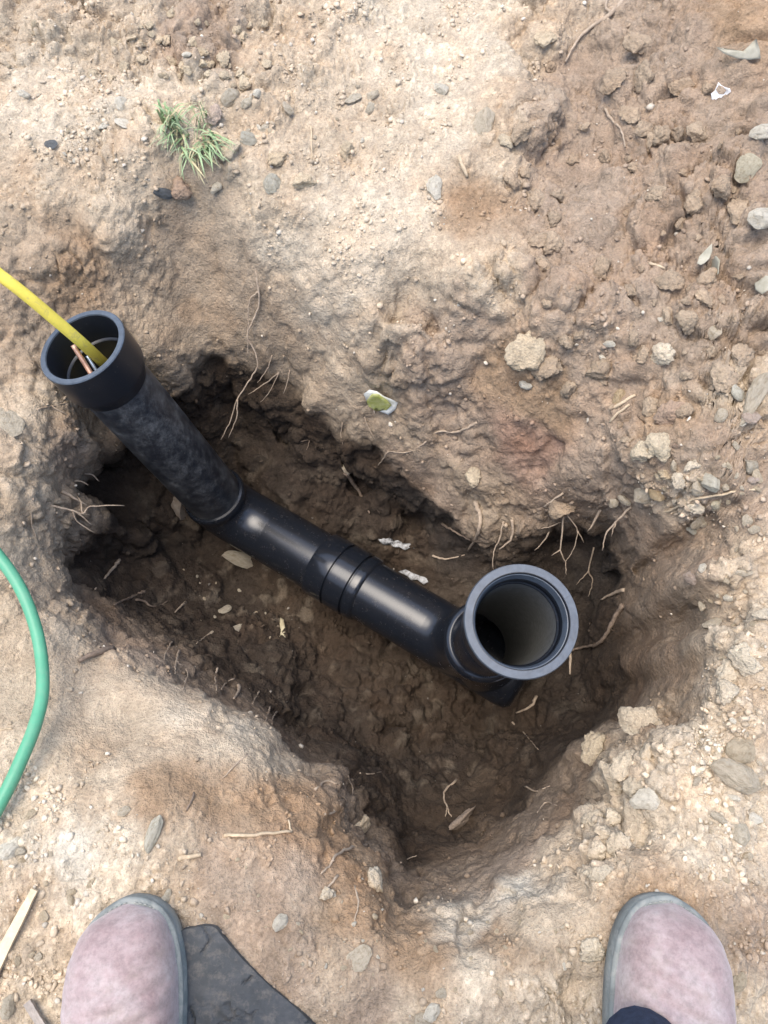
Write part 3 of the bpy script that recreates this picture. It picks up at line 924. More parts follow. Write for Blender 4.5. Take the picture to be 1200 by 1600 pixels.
# ------------------------------------------------------------------ green hose
M['hose'] = plain_mat('green_hose_rubber', (.080, .300, .170), .45, .45, .12, 20, .1, dust=((.14, .30, .19), 60, .45, .80, .6))
hp = [(-260, 700), (-130, 770), (-40, 830), (0, 872), (32, 920), (54, 975), (65, 1030), (66, 1085), (54, 1135), (34, 1185), (8, 1240), (-30, 1300), (-110, 1370), (-260, 1420)]
hpts = []
for x, y in hp:
    loc, n, dd = hit(x, y)
    hpts.append(loc)
zs = [p.z for p in hpts]
hull = []
for i, p in enumerate(hpts):                     # a stiff hose bridges the hollows
    z = max(zs[max(0, i - 2):i + 3])
    hull.append(z)
hs = []
for i, p in enumerate(hpts):
    z = np.mean(hull[max(0, i - 2):i + 3]) + .010
    r = ray(*hp[i])
    q = CAM + r * ((z - CH) / r.z)
    hs.append(q)
v1, f1_ = tube_data(catmull(hs, 10), .0079, 16)
o = mesh_obj('garden_hose', v1, f1_, M['hose'])
tag(o, 'green garden hose curving over the bank at the left edge', 'hose')

# ------------------------------------------------------------------ boots and trousers of the person standing at the edge
def boot_mat():
    m, nt, b = new_mat('dusty_pink_suede')
    L = nt.links
    tc = N(nt, 'ShaderNodeTexCoord')
    vec = tc.outputs['Object']
    n = noise_tex(nt, vec, 20, 8, .68, .1)
    r = ramp(nt, [(.30, (.245, .168, .162, 1)), (.5, (.325, .250, .240, 1)), (.70, (.41, .350, .330, 1))])
    L.new(n, r.inputs[0])
    mp = N(nt, 'ShaderNodeMapping')
    mp.inputs['Scale'].default_value = (14, 60, 30)
    mp.inputs['Rotation'].default_value = (0, 0, .35)
    L.new(vec, mp.inputs['Vector'])
    n2 = noise_tex(nt, mp.outputs[0], 1.0, 5, .65, .3)
    r2 = ramp(nt, [(.55, g4(0)), (.75, g4(.4))])
    L.new(n2, r2.inputs[0])
    c = mixc(nt, 'MIX', r2.outputs[0], r.outputs[0], (.50, .42, .38, 1))
    n5 = noise_tex(nt, vec, 130, 5, .75)
    r5 = ramp(nt, [(.35, g4(.78)), (.52, g4(1.0)), (.70, g4(1.16))])
    L.new(n5, r5.inputs[0])
    c = mixc(nt, 'MULTIPLY', 1.0, c, r5.outputs[0])
    n6 = noise_tex(nt, vec, 34, 6, .7)
    r6 = ramp(nt, [(.54, g4(0)), (.74, g4(.45))])
    L.new(n6, r6.inputs[0])
    c = mixc(nt, 'MIX', r6.outputs[0], c, (.31, .265, .22, 1))
    L.new(c, b.inputs['Base Color'])
    b.inputs['Roughness'].default_value = .85
    b.inputs['Specular IOR Level'].default_value = .25
    b.inputs['Sheen Weight'].default_value = .25
    nb = noise_tex(nt, vec, 320, 4, .7)
    bp = N(nt, 'ShaderNodeBump')
    bp.inputs['Strength'].default_value = .35
    bp.inputs['Distance'].default_value = .0012
    L.new(nb, bp.inputs['Height'])
    bp2 = N(nt, 'ShaderNodeBump')
    bp2.inputs['Strength'].default_value = .5
    bp2.inputs['Distance'].default_value = .003
    L.new(n2, bp2.inputs['Height'])
    L.new(bp.outputs[0], bp2.inputs['Normal'])
    L.new(bp2.outputs[0], b.inputs['Normal'])
    return m


M['suede'] = boot_mat()
M['sole'] = plain_mat('dusty_grey_rubber_sole', (.17, .185, .175), .75, .35, .25, 40, .3, dust=((.30, .30, .27), 45, .45, .70, .9))
M['thread'] = plain_mat('dirty_thread', (.27, .275, .25), .8, .2, .2, 60)
M['denim'] = plain_mat('navy_cloth', (.022, .030, .052), .85, .2, .3, 120, .5)


def outline(s, half, L_=.305):
    """half width of the boot at distance s behind the toe tip"""
    t = s / L_
    pts_ = [(0, 0), (.012, .30), (.04, .56), (.09, .78), (.16, .93), (.26, 1.0), (.38, .98), (.55, .82), (.68, .74), (.82, .76), (.92, .66), (.98, .38), (1, 0)]
    for (a, va), (b_, vb) in zip(pts_, pts_[1:]):
        if t <= b_:
            k = (t - a) / (b_ - a)
            return half * (va + (vb - va) * k)
    return 0


def make_boot(name, toe, heading, side, person):
    """toe: world point of the toe tip; heading: angle of the toe direction from +Y, + is to the left"""
    root = empty(name, (0, 0, 0))
    root.parent = person
    L_ = .305
    ssp = [L_ * (0.5 - 0.5 * math.cos(math.pi * k / 44)) for k in range(45)]

    def skew(s):                                  # the toe end swings inwards
        return side * (.016 * max(0, 1 - s / .14) ** 1.6)

    def loop(off, n=45):
        left, right = [], []
        for s in ssp:
            h = max(0, outline(s, .060))
            left.append((-h, -s, s))
            right.append((h, -s, s))
        ring = left + right[::-1][1:-1]
        cx = [(x + skew(s), y) for x, y, s in ring]
        out = []
        m_ = len(cx)
        # smooth then offset
        for _ in range(3):
            cx = [((cx[i - 1][0] + 2 * cx[i][0] + cx[(i + 1) % m_][0]) / 4, (cx[i - 1][1] + 2 * cx[i][1] + cx[(i + 1) % m_][1]) / 4) for i in range(m_)]
        for i in range(m_):
            tx, ty = cx[(i + 1) % m_][0] - cx[i - 1][0], cx[(i + 1) % m_][1] - cx[i - 1][1]
            l = math.hypot(tx, ty) or 1
            out.append((cx[i][0] - ty / l * off, cx[i][1] + tx / l * off))
        return out

    def stack(nm, levels, mat, cap=True, par=root):
        vs_, fs = [], []
        n = None
        for off, z in levels:
            lp = loop(off)
            n = len(lp)
            vs_ += [Vector((x, y, z)) for x, y in lp]
        for i in range(len(levels) - 1):
            for k in range(n):
                k2 = (k + 1) % n
                fs.append((i * n + k, i * n + k2, (i + 1) * n + k2, (i + 1) * n + k))
        if cap:
            fs.append(tuple(range(n))[::-1])
            fs.append(tuple((len(levels) - 1) * n + k for k in range(n)))
        return mesh_obj(nm, vs_, fs, mat, par)
    test = loop(0.01)
    sgn = 1 if abs(test[10][0]) > abs(loop(0)[10][0]) else -1
    sole = stack('sole', [(-.004 * sgn, .001), (0, .004), (.001 * sgn, .018), (.0, .024), (-.001 * sgn, .026)], M['sole'])
    stack('welt', [(-.004 * sgn, .0262), (-.0005 * sgn, .0265), (.0005 * sgn, .029), (0, .0325), (-.003 * sgn, .034), (-.012 * sgn, .034)], M['sole'])
    # stitching on the welt
    lp = loop(-.0045 * sgn)
    vs_, fs = [], []
    n = len(lp)
    acc = 0
    dense = []
    for k in range(n):
        a, b_ = Vector((*lp[k], .0347)), Vector((*lp[(k + 1) % n], .0347))
        m_ = max(1, int((b_ - a).length / .001))
        for j in range(m_):
            dense.append(a.lerp(b_, j / m_))
    step = 5
    for k in range(0, len(dense) - step, step):
        a, b_ = dense[k], dense[k + 3]
        v2, f2_ = tube_data([a, (a + b_) / 2 + Vector((0, 0, .0004)), b_], .0006, 5, len(vs_))
        vs_ += v2
        fs += f2_
    mesh_obj('stitching', vs_, fs, M['thread'], root)
    # upper: lofted cross sections
    z0 = .033
    tops = [(0, 0), (.006, .016), (.014, .030), (.028, .042), (.045, .049), (.07, .053), (.095, .057), (.12, .065), (.145, .079), (.17, .098), (.20, .125), (.235, .15), (.27, .155), (.288, .15), (.298, .08), (.3, 0)]
    seg = 30
    vs_, fs = [], []
    sst = [.3 * (0.5 - 0.5 * math.cos(math.pi * k / 70)) for k in range(71)]
    rr_ = random.Random(5 + int(side))
    ph = [rr_.random() * 6 for _ in range(6)]
    for i, s in enumerate(sst):
        sp = s + .006
        hw = max(.0004, outline(min(max(sp, 0), L_), .060) - .0036) if s > .0005 else .0004
        hw *= min(1, math.sqrt(max(0, s) / .012)) if s < .012 else 1
        tz = 0
        for (a, va), (b_, vb) in zip(tops, tops[1:]):
            if s <= b_:
                k = (s - a) / (b_ - a)
                k = k * k * (3 - 2 * k) if s > .03 else k
                tz = va + (vb - va) * k
                break
        for j in range(seg + 1):
            f = math.pi * j / seg
            c_, s_ = math.cos(f), math.sin(f)
            e = .78
            x = hw * math.copysign(abs(c_) ** e, c_)
            z = z0 + tz * s_ ** e
            # creases where the foot bends
            cr = math.exp(-((s - .088) / .030) ** 2)
            wv = (abs(math.sin(s * 165 + x * 30 * side + 6 * x * x * 40 + ph[0])) - .6) * .0085 + math.sin(s * 210 - x * 70 + ph[1]) * .0022
            z += cr * wv * s_ * 1.3
            z += .0012 * math.sin(s * 60 + x * 90 + ph[2]) * s_
            vs_.append(Vector((x + skew(sp) * .9, -s - .006, z)))
    for i in range(len(sst) - 1):
        for j in range(seg):
            a = i * (seg + 1) + j
            fs.append((a, a + seg + 1, a + seg + 2, a + 1))
    up = mesh_obj('upper', vs_, fs, M['suede'], root)
    sb = up.modifiers.new('smooth', 'SUBSURF')
    sb.levels = sb.render_levels = 1
    # shaft
    vs_, fs = [], []
    for i in range(9):
        z = .085 + i * .013
        for k in range(28):
            a = k * math.tau / 28
            vs_.append(Vector((math.cos(a) * (.045 + .002 * math.sin(k * 2.1 + i)), -.235 + math.sin(a) * (.062 - i * .0012), z)))
    for i in range(8):
        for k in range(28):
            k2 = (k + 1) % 28
            fs.append((i * 28 + k, i * 28 + k2, (i + 1) * 28 + k2, (i + 1) * 28 + k))
    mesh_obj('shaft', vs_, fs, M['suede'], root)
    root.location = (toe.x, toe.y, toe.z)
    root.rotation_euler = (0, 0, heading)
    root.scale = (1.02, 1.06, 1.06)
    return root


person = empty('person', (0, 0, 0))
tag(person, 'person in dusty pink suede boots and navy trousers standing at the near edge', 'person')
LT = at_elev(183, 1402, .02)
RT = at_elev(1056, 1398, .02)
gl = max(drop(LT.x + a, LT.y - b)[0].z for a in (-.04, 0, .04) for b in (.03, .1, .2)) - .006
gr = max(drop(RT.x + a, RT.y - b)[0].z for a in (-.04, 0, .04) for b in (.03, .1, .2)) - .006
LT.z, RT.z = gl, gr
bl = make_boot('boot', LT, R(11), 1, person)
br = make_boot('boot', RT, R(-15), -1, person)
bl['label'] = 'boot on the left of the picture, beside the dark cracked flap'
br['label'] = 'boot on the right of the picture, trouser hem over its instep'
# trousers, one continuous garment from the hems to the waist
vs_, fs = [], []
SEG = 32
for bt, sd in ((bl, -1), (br, 1)):
    mw = Matrix.Translation(bt.location) @ Euler(bt.rotation_euler).to_matrix().to_4x4()
    an = mw @ Vector((0, -.225, .10))
    hip = Vector((sd * .10, an.y - .04, .86))
    knee = an.lerp(hip, .5) + Vector((sd * .01, .05, 0))
    base = len(vs_)
    rows = []
    for i in range(26):
        t = i / 25
        c = an * (1 - t) ** 2 + knee * 2 * t * (1 - t) + hip * t ** 2
        rx = .068 + .035 * t
        ry = .085 + .02 * t
        fold = .006 * math.sin(i * 1.9) * (1 - t)
        for k in range(SEG):
            a = k * math.tau / SEG
            q = c + Vector((math.cos(a) * (rx + fold * math.sin(3 * a)), math.sin(a) * (ry + fold), 0))
            if i < 4 and sd > 0:
                q.y += .052 * max(0, math.sin(a)) * (1 - i / 4)
                q.x -= .024 * max(0, math.sin(a)) * (1 - i / 4)
            vs_.append(q)
    for i in range(25):
        for k in range(SEG):
            k2 = (k + 1) % SEG
            fs.append((base + i * SEG + k, base + i * SEG + k2, base + (i + 1) * SEG + k2, base + (i + 1) * SEG + k))
hy = (bl.location.y + br.location.y) / 2 - .27
base = len(vs_)
for i in range(7):
    t = i / 6
    for k in range(SEG):
        a = k * math.tau / SEG
        vs_.append(Vector((math.cos(a) * (.215 - .05 * t), hy + math.sin(a) * (.135 - .02 * t), .82 + .2 * t)))
for i in range(6):
    for k in range(SEG):
        k2 = (k + 1) % SEG
        fs.append((base + i * SEG + k, base + i * SEG + k2, base + (i + 1) * SEG + k2, base + (i + 1) * SEG + k))
fs.append(tuple(base + 6 * SEG + k for k in range(SEG)))
mesh_obj('trousers', vs_, fs, M['denim'], person)

# ------------------------------------------------------------------ dark cracked flap under the left boot
def flap_mat():
    m, nt, b = new_mat('dark_cracked_rubber')
    L = nt.links
    tc = N(nt, 'ShaderNodeTexCoord')
    vec = tc.outputs['Object']
    n = noise_tex(nt, vec, 30, 6, .7, .4)
    r = ramp(nt, [(.3, (.034, .038, .040, 1)), (.55, (.050, .054, .057, 1)), (.78, (.085, .086, .086, 1))])
    L.new(n, r.inputs[0])
    nd = noise_tex(nt, vec, 55, 8, .78)
    rd = ramp(nt, [(.50, g4(0)), (.72, g4(.75))])
    L.new(nd, rd.inputs[0])
    cf = mixc(nt, 'MIX', rd.outputs[0], r.outputs[0], (.17, .15, .125, 1))
    L.new(cf, b.inputs['Base Color'])
    b.inputs['Roughness'].default_value = .8
    n2 = noise_tex(nt, vec, 250, 5, .7)
    bp = N(nt, 'ShaderNodeBump')
    bp.inputs['Strength'].default_value = .4
    bp.inputs['Distance'].default_value = .001
    L.new(n2, bp.inputs['Height'])
    L.new(bp.outputs[0], b.inputs['Normal'])
    return m


M['flap'] = flap_mat()
fo = [(300, 1450), (318, 1447), (336, 1450), (350, 1466), (368, 1487), (395, 1515), (430, 1548), (470, 1582), (500, 1612), (540, 1655), (420, 1740), (300, 1660), (262, 1560), (256, 1500), (266, 1470), (282, 1455)]
pt = [at_elev(x, y, .018) for x, y in fo]
zmax = max(drop(p.x, p.y)[0].z for p in pt)
dense = []
cc_ = catmull([pt[-1]] + pt + [pt[0], pt[1]], 6)
dense = cc_[6:6 + 6 * len(pt)]
# grid-filled slab with real cracks pressed into it
poly = [(p.x, p.y) for p in dense]
minx, maxx = min(p[0] for p in poly), max(p[0] for p in poly)
miny, maxy = min(p[1] for p in poly), max(p[1] for p in poly)


def inside(x, y):
    c = False
    j = len(poly) - 1
    for i in range(len(poly)):
        xi, yi = poly[i]
        xj, yj = poly[j]
        if (yi > y) != (yj > y) and x < (xj - xi) * (y - yi) / (yj - yi) + xi:
            c = not c
        j = i
    return c


bm = bmesh.new()
for p in poly:
    bm.verts.new((p[0], p[1], 0))
bm.verts.ensure_lookup_table()
bm.faces.new(bm.verts[:])
geom = bmesh.ops.triangulate(bm, faces=bm.faces[:])
gs = .0018
yy = math.floor(miny / gs) * gs
for ax in (0, 1):
    lo, hi_ = (minx, maxx) if ax == 0 else (miny, maxy)
    q = lo + gs
    while q < hi_:
        no = (1, 0, 0) if ax == 0 else (0, 1, 0)
        co = (q, 0, 0) if ax == 0 else (0, q, 0)
        bmesh.ops.bisect_plane(bm, geom=bm.verts[:] + bm.edges[:] + bm.faces[:], plane_co=co, plane_no=no)
        q += gs
ext = bmesh.ops.extrude_face_region(bm, geom=bm.faces[:])
topv = [e for e in ext['geom'] if isinstance(e, bmesh.types.BMVert)]
TP = np.array([[v.co.x, v.co.y, 0] for v in topv])
wv = TP + np.stack([fbm(TP, .03, 3, 5), fbm(TP, .03, 3, 6), np.zeros(len(TP))], 1) * .02
ff1, ff2, _ = worley(wv, .030, 3)
crack = 1 - sstep(.01, .13, ff2 - ff1)
msk = sstep(-.02, .12, fbm(TP, .06, 3, 9))
hgt = .019 + fbm(TP, .05, 3, 10) * .004 - crack * msk * .0028 + fbm(TP, .012, 3, 44) * .0012
for v, h_ in zip(topv, hgt):
    v.co.z = h_
bmesh.ops.recalc_face_normals(bm, faces=bm.faces[:])
for v in bm.verts:
    v.co.z += zmax - .012
mf = bpy.data.meshes.new('rubber_flap')
bm.to_mesh(mf)
bm.free()
mf.materials.append(M['flap'])
of = bpy.data.objects.new('rubber_flap', mf)
COL.objects.link(of)
tag(of, 'dark grey cracked rubber flap partly under the left boot', 'rubber flap')

# ------------------------------------------------------------------ grass tuft
def leafy_mat(name, c1, c2, trans=.25):
    m, nt, b = new_mat(name)
    L = nt.links
    a = N(nt, 'ShaderNodeAttribute', attribute_name='tint')
    L.new(a.outputs['Color'], b.inputs['Base Color'])
    b.inputs['Roughness'].default_value = .6
    b.inputs['Transmission Weight'].default_value = 0
    return m


M['grass'] = leafy_mat('grass_blade', None, None)
gloc, gn, _ = hit(300, 232)
tuft = empty('grass_tuft', gloc)
tag(tuft, 'small green grass tuft growing on the bare pale ground', 'grass')
gr_ = random.Random(3)


def blade(vs_, fs, cs_, root_, tip, width, sag, col):
    base = len(vs_)
    n = 7
    side = (tip - root_).cross(Vector((0, 0, 1)))
    side = side.normalized() if side.length > 1e-6 else Vector((1, 0, 0))
    for i in range(n):
        t = i / (n - 1)
        p = root_.lerp(tip, t) + Vector((0, 0, sag * 4 * t * (1 - t)))
        w_ = width * (1 - t) ** .7 * (.6 + .4 * min(1, t * 5)) + .0001
        lift = Vector((0, 0, w_ * .35))
        vs_ += [p - side * w_ + lift, p, p + side * w_ + lift]
        cc = tuple(c * (.8 + .35 * t) for c in col)
        cs_ += [cc] * 3
    for i in range(n - 1):
        a = base + i * 3
        fs += [(a, a + 1, a + 4, a + 3), (a + 1, a + 2, a + 5, a + 4)]


tip_px = [(245, 165), (252, 178), (258, 190), (244, 205), (240, 228), (258, 235), (268, 200), (262, 172), (275, 178), (290, 168), (318, 165), (312, 158), (325, 182), (330, 215), (345, 240), (353, 256), (335, 250), (342, 245), (320, 275), (322, 285), (312, 280), (283, 278), (281, 262), (302, 250), (298, 238), (276, 236), (268, 240), (335, 258), (328, 250), (338, 230), (300, 170), (285, 205), (270, 186), (306, 196), (318, 200), (248, 215), (296, 262), (332, 262), (360, 232), (372, 228), (350, 222), (265, 215), (255, 222), (310, 260), (290, 250)]
vs_, fs, cs_ = [], [], []
for k in range(150):
    tp = tip_px[k % len(tip_px)]
    j = 4 + 5 * (k >= len(tip_px))
    tx, ty = tp[0] + gr_.uniform(-j, j), tp[1] + gr_.uniform(-j, j)
    roots = [(285, 212), (300, 225), (318, 205), (322, 232), (292, 235), (278, 205), (268, 195), (310, 215), (330, 225), (305, 240), (272, 215), (320, 190)]
    rx_, ry_ = min(roots, key=lambda q: (q[0] - tx) ** 2 + (q[1] - ty) ** 2 + gr_.uniform(0, 5000))
    rp, _, _ = hit(rx_ + gr_.uniform(-14, 14), ry_ + gr_.uniform(-14, 14))
    el = gr_.uniform(.003, .04)
    base_, _, _ = hit(tx, ty)
    r_ = ray(tx, ty)
    tipp = CAM + r_ * ((base_.z + el - CH) / r_.z)
    g = gr_.random()
    col = (.19 + .15 * g, .29 + .13 * g, .12 + .11 * g)
    if gr_.random() < .24:
        col = (.42, .36, .20)
    blade(vs_, fs, cs_, rp - gloc, tipp - gloc, gr_.choice([.0006, .0008, .0011, .0014, .0018, .0024]), gr_.uniform(.004, .02), col)
og = mesh_obj('blades', vs_, fs, M['grass'], tuft)
ca = og.data.color_attributes.new('tint', 'FLOAT_COLOR', 'POINT')
ca.data.foreach_set('color', [c for q in cs_ for c in (*q, 1)])
og['kind'] = 'stuff'

# ------------------------------------------------------------------ roots and twigs
M['root'] = plain_mat('pale_root', (.44, .35, .255), .85, .2, .35, 110, .5, col2=(.30, .23, .165))
M['root_dark'] = plain_mat('earthy_root', (.20, .15, .11), .9, .2, .35, 120, .6)
M['twig'] = plain_mat('dry_twig', (.46, .36, .24), .8, .25, .25, 150, .3)


def strand(px_pts, hang, lift, known):
    out = []
    d0 = None
    acc = 0
    prev = None
    for i, (x, y) in enumerate(px_pts):
        loc, n, dd = hit(x, y)
        if d0 is None:
            p0 = known.get((x, y), loc)
            d0 = (p0 - CAM).length / ray(x, y).length
            out.append(p0)
            known[(x, y)] = p0
            continue
        if hang:
            acc += math.hypot(x - px_pts[i - 1][0], y - px_pts[i - 1][1])
            d_ = min(dd - lift * 2, d0 + acc * .0006)
            out.append(at(x, y, d_))
        else:
            out.append(loc + n * lift)
        known[(x, y)] = out[-1]
    return out


def root_thing(name, label, strands, rad, mat='root', cat='root', group=None, hang=True, taper=.4):
    rad = rad * .92
    vs_, fs = [], []
    org = None
    known = {}
    for k, st in enumerate(strands):
        pts_ = strand(st, hang, rad * .8, known)
        if org is None:
            org = pts_[0].copy()
        ln = sum((b - a).length for a, b in zip(pts_, pts_[1:]))
        nn = max(3, int(ln / (len(pts_) - 1) / .006))
        cv = catmull(pts_, nn)
        jit = min(rad * .55, .0009)
        cv = [p + Vector((random.uniform(-1, 1), random.uniform(-1, 1), random.uniform(-1, 1))) * (jit if 0 < i < len(cv) - 1 else 0) for i, p in enumerate(cv)]
        r0 = rad * (1 if k == 0 else .7)
        v1, f1_ = tube_data([p - org for p in cv], lambda t: r0 * (1 - (1 - taper) * t), 6, len(vs_), .3)
        vs_ += v1
        fs += f1_
    o = mesh_obj(name, vs_, fs, M[mat])
    o.location = org
    tag(o, label, cat, group)
    return o


HR = 'fine roots in the hole walls'
roots = [
    ('root', 'long forked pale root hanging over the far lip beside the tall riser', [[(400, 424), (404, 455), (403, 482), (390, 512), (388, 530), (403, 566), (392, 591), (371, 624), (358, 662), (345, 687)], [(371, 624), (369, 653), (357, 684)], [(404, 455), (390, 470), (388, 503), (386, 557)]], .0021, 1),
    ('root', 'thin root pair spreading left from the far lip below the wall', [[(436, 582), (412, 601), (388, 616)], [(436, 582), (421, 612), (407, 628)]], .0014, 1),
    ('root', 'short curved root just right of the long forked root', [[(425, 555), (417, 578), (402, 598)]], .0013, 1),
    ('root', 'straight hair root dropping from the far lip', [[(453, 578), (449, 596), (443, 615)]], .0012, 1),
    ('root', 'pale bent root jutting across the far wall below the wrapper', [[(746, 660), (730, 668), (712, 674), (683, 673), (662, 692), (637, 706), (608, 704)], [(608, 704), (592, 727)]], .0026, 0),
    ('root', 'thick dark root slanting down behind the main pipe', [[(540, 738), (558, 768), (579, 802)]], .0050, 0),
    ('root', 'grey straight root ahead of the stubby root above the right riser', [[(690, 818), (712, 830), (735, 842)]], .0030, 0),
    ('root', 'stubby broken root pointing down above the right riser', [[(742, 784), (752, 806), (748, 830), (733, 858)]], .0052, 0),
    ('root', 'wavy pale root lying left of the right riser', [[(676, 868), (696, 873), (726, 866)]], .0026, 0),
    ('root', 'curled root with pale tip left above the right riser', [[(800, 812), (802, 832), (794, 848), (780, 858)]], .0030, 1),
    ('root', 'thin root dangling to the rim of the right riser', [[(786, 815), (782, 838), (771, 863), (771, 890)]], .0019, 1),
    ('root', 'tangled double root hanging right above the right riser', [[(880, 796), (879, 829), (876, 859), (883, 878), (885, 898)], [(880, 796), (902, 829), (894, 862), (883, 878)], [(876, 859), (862, 868)], [(902, 829), (912, 848)]], .0018, 1),
    ('root', 'short pale root left of the tangled double root', [[(876, 816), (862, 822), (846, 826)]], .0016, 1),
    ('root', 'slanting pale root tip below left of the tangled double root', [[(858, 830), (849, 846), (835, 860)]], .0016, 1),
    ('root', 'root stub sticking out of the lip near the tangled roots', [[(880, 770), (866, 780), (850, 792)]], .0022, 1),
    ('root', 'thick short root tip on the lip right of the tangled roots', [[(939, 796), (930, 812), (918, 830)]], .0030, 1),
    ('root', 'forked root trailing down at the far right corner of the hole', [[(986, 792), (962, 816), (946, 836), (941, 860)], [(962, 816), (955, 838)]], .0022, 1),
    ('root', 'y-shaped root hanging close right of the right riser', [[(928, 855), (920, 891), (926, 908), (919, 932)], [(920, 891), (900, 914)]], .0017, 1),
    ('root', 'thick bent root emerging right of the right riser', [[(974, 945), (966, 962), (950, 992), (935, 1007), (912, 1012), (890, 1018)]], .0048, 0),
    ('root', 'short stout root above the thick bent root', [[(976, 922), (960, 929), (942, 938)]], .0042, 0),
    ('root', 'root end below the rim of the right riser', [[(891, 1020), (893, 1036), (891, 1054)]], .0038, 0),
    ('root', 'curved root beside the end of the main pipe', [[(838, 1088), (834, 1100), (822, 1108), (808, 1114)]], .0036, 0),
    ('root', 'thin root slanting down from the end of the main pipe', [[(800, 1128), (820, 1146), (842, 1172)]], .0017, 0),
    ('root', 'spiky branching root cluster on the left wall', [[(79, 790), (112, 797), (129, 803), (142, 791), (194, 790)], [(112, 797), (128, 806), (143, 820)], [(112, 797), (124, 818), (148, 832)], [(129, 803), (126, 784), (121, 775)]], .0020, 1),
    ('root', 'stout pale root stub above the spiky cluster on the left wall', [[(96, 768), (114, 777), (135, 789)]], .0036, 1),
    ('root', 'hooked fine root near the top of the left wall, upper one', [[(132, 740), (144, 742), (155, 752)]], .0018, 1),
    ('root', 'hooked fine root near the top of the left wall, lower one', [[(116, 752), (128, 752), (138, 758)]], .0018, 1),
    ('root', 'hair root running down the left bank above the hose', [[(52, 778), (48, 807), (54, 837), (62, 872)]], .0014, 0),
    ('root', 'forked surface root on the ground left of the tall riser', [[(58, 640), (80, 634), (106, 629)], [(80, 634), (104, 648), (131, 658)]], .0016, 0),
    ('root', 'pale straight stick root leaning on the left wall', [[(187, 875), (168, 898), (147, 922)]], .0036, 0),
    ('root', 'flat grey root lying low on the left wall', [[(226, 924), (204, 934), (178, 947)]], .0034, 0),
    ('root', 'wavy root beside the flat grey root', [[(211, 937), (226, 940), (234, 948), (250, 946), (261, 939)]], .0026, 0),
    ('root', 'stub root right of the wavy root on the hole floor', [[(290, 941), (282, 948), (273, 958)]], .0030, 0),
    ('root', 'looped hair root standing on the left ledge', [[(270, 1000), (257, 1026), (259, 1053)]], .0015, 0),
    ('root', 'upright pale root with a looped tail on the left ledge', [[(280, 1016), (275, 1034), (272, 1054)], [(275, 1034), (292, 1052), (285, 1078)]], .0022, 0),
    ('root', 'vertical crooked root under the left ledge lip', [[(340, 1044), (336, 1060), (338, 1080)]], .0020, 0),
    ('root', 'bent hair root beside the crooked one under the ledge lip', [[(366, 1060), (352, 1068), (345, 1078)]], .0016, 0),
    ('root', 'fat short root knob under the left ledge lip', [[(373, 1071), (371, 1082), (363, 1093)]], .0034, 0),
    ('root', 'small squiggly root at the ledge tip, left of two', [[(422, 1104), (418, 1116), (414, 1130)]], .0016, 0),
    ('root', 'small squiggly root at the ledge tip, right of two', [[(433, 1112), (426, 1120), (424, 1132)]], .0016, 0),
    ('root', 'thin root stroke between ledge knob and squiggly roots', [[(405, 1080), (400, 1090), (394, 1100)]], .0014, 0),
    ('root', 'half buried stout root in the left bank by the hose', [[(176, 1014), (150, 1022), (122, 1036)]], .0068, 0),
    ('root', 'hair root across the pale ledge face', [[(386, 1178), (366, 1198), (346, 1217)]], .0015, 0),
    ('root', 'thin root on the dark floor below the left wall', [[(331, 988), (318, 998), (306, 1007)]], .0015, 0),
    ('root', 'curved root tip poking from the near left rim', [[(492, 1234), (508, 1223), (528, 1224)]], .0019, 0),
    ('root', 'second curved root tip below it on the near left rim', [[(507, 1272), (522, 1268), (532, 1255)]], .0020, 0),
    ('root', 'vertical hair root on the near left rim', [[(543, 1212), (550, 1232), (549, 1254)]], .0015, 0),
    ('root', 'long crooked pale root on the near rim above the bottom lobe', [[(574, 1320), (547, 1324), (522, 1339), (517, 1353), (500, 1367)]], .0027, 0),
    ('root', 'short root below the long crooked pale root on the near rim', [[(528, 1368), (516, 1382), (505, 1394)]], .0020, 0),
    ('root', 'thin vertical root in the brown scar on the near rim', [[(554, 1384), (559, 1417), (551, 1448)]], .0016, 0),
    ('root', 'crooked upright root at the bottom lobe of the hole', [[(713, 1218), (694, 1240), (699, 1262), (706, 1277)], [(699, 1262), (696, 1276)]], .0022, 0),
    ('root', 'short white root in the shade of the bottom lobe', [[(626, 1348), (638, 1343), (652, 1337)]], .0014, 0),
    ('root', 'small curved root on the near right wall', [[(820, 1229), (841, 1237), (860, 1229)]], .0016, 0),
    ('root', 'angled root below it on the near right wall', [[(840, 1270), (854, 1254), (871, 1259)]], .0015, 0),
    ('root', 'flat root on the dark floor near the left bank tip', [[(562, 1208), (578, 1210), (596, 1207)]], .0014, 0),
    ('root', 'hair root spray under the far lip left of the thick dark root', [[(455, 696), (470, 689), (484, 687)], [(484, 688), (479, 702), (472, 715)]], .0013, 0),
    ('root', 'hair root dangling in the middle of the far wall', [[(535, 660), (533, 676), (536, 694)]], .0014, 0),
    ('root', 'hair root on the far wall under the wrapper', [[(570, 652), (576, 668), (586, 686)]], .0014, 0),
    ('root', 'thick pale root running off the top edge of the picture', [[(985, -12), (955, 20), (925, 45), (902, 64), (882, 97)], [(955, 20), (946, 8), (951, -8)]], .0046, 0),
    ('root', 'crooked root lying on the clay spoil at the upper right', [[(945, 170), (960, 190), (972, 205), (978, 231)]], .0026, 0),
]
for nm, lb, st, rd, hg in roots:
    root_thing(nm, lb, st, rd, 'root_dark' if ('dark' in lb and 'thick' in lb) or 'buried' in lb or 'grey' in lb or 'bent root emerging' in lb else 'root', hang=bool(hg))
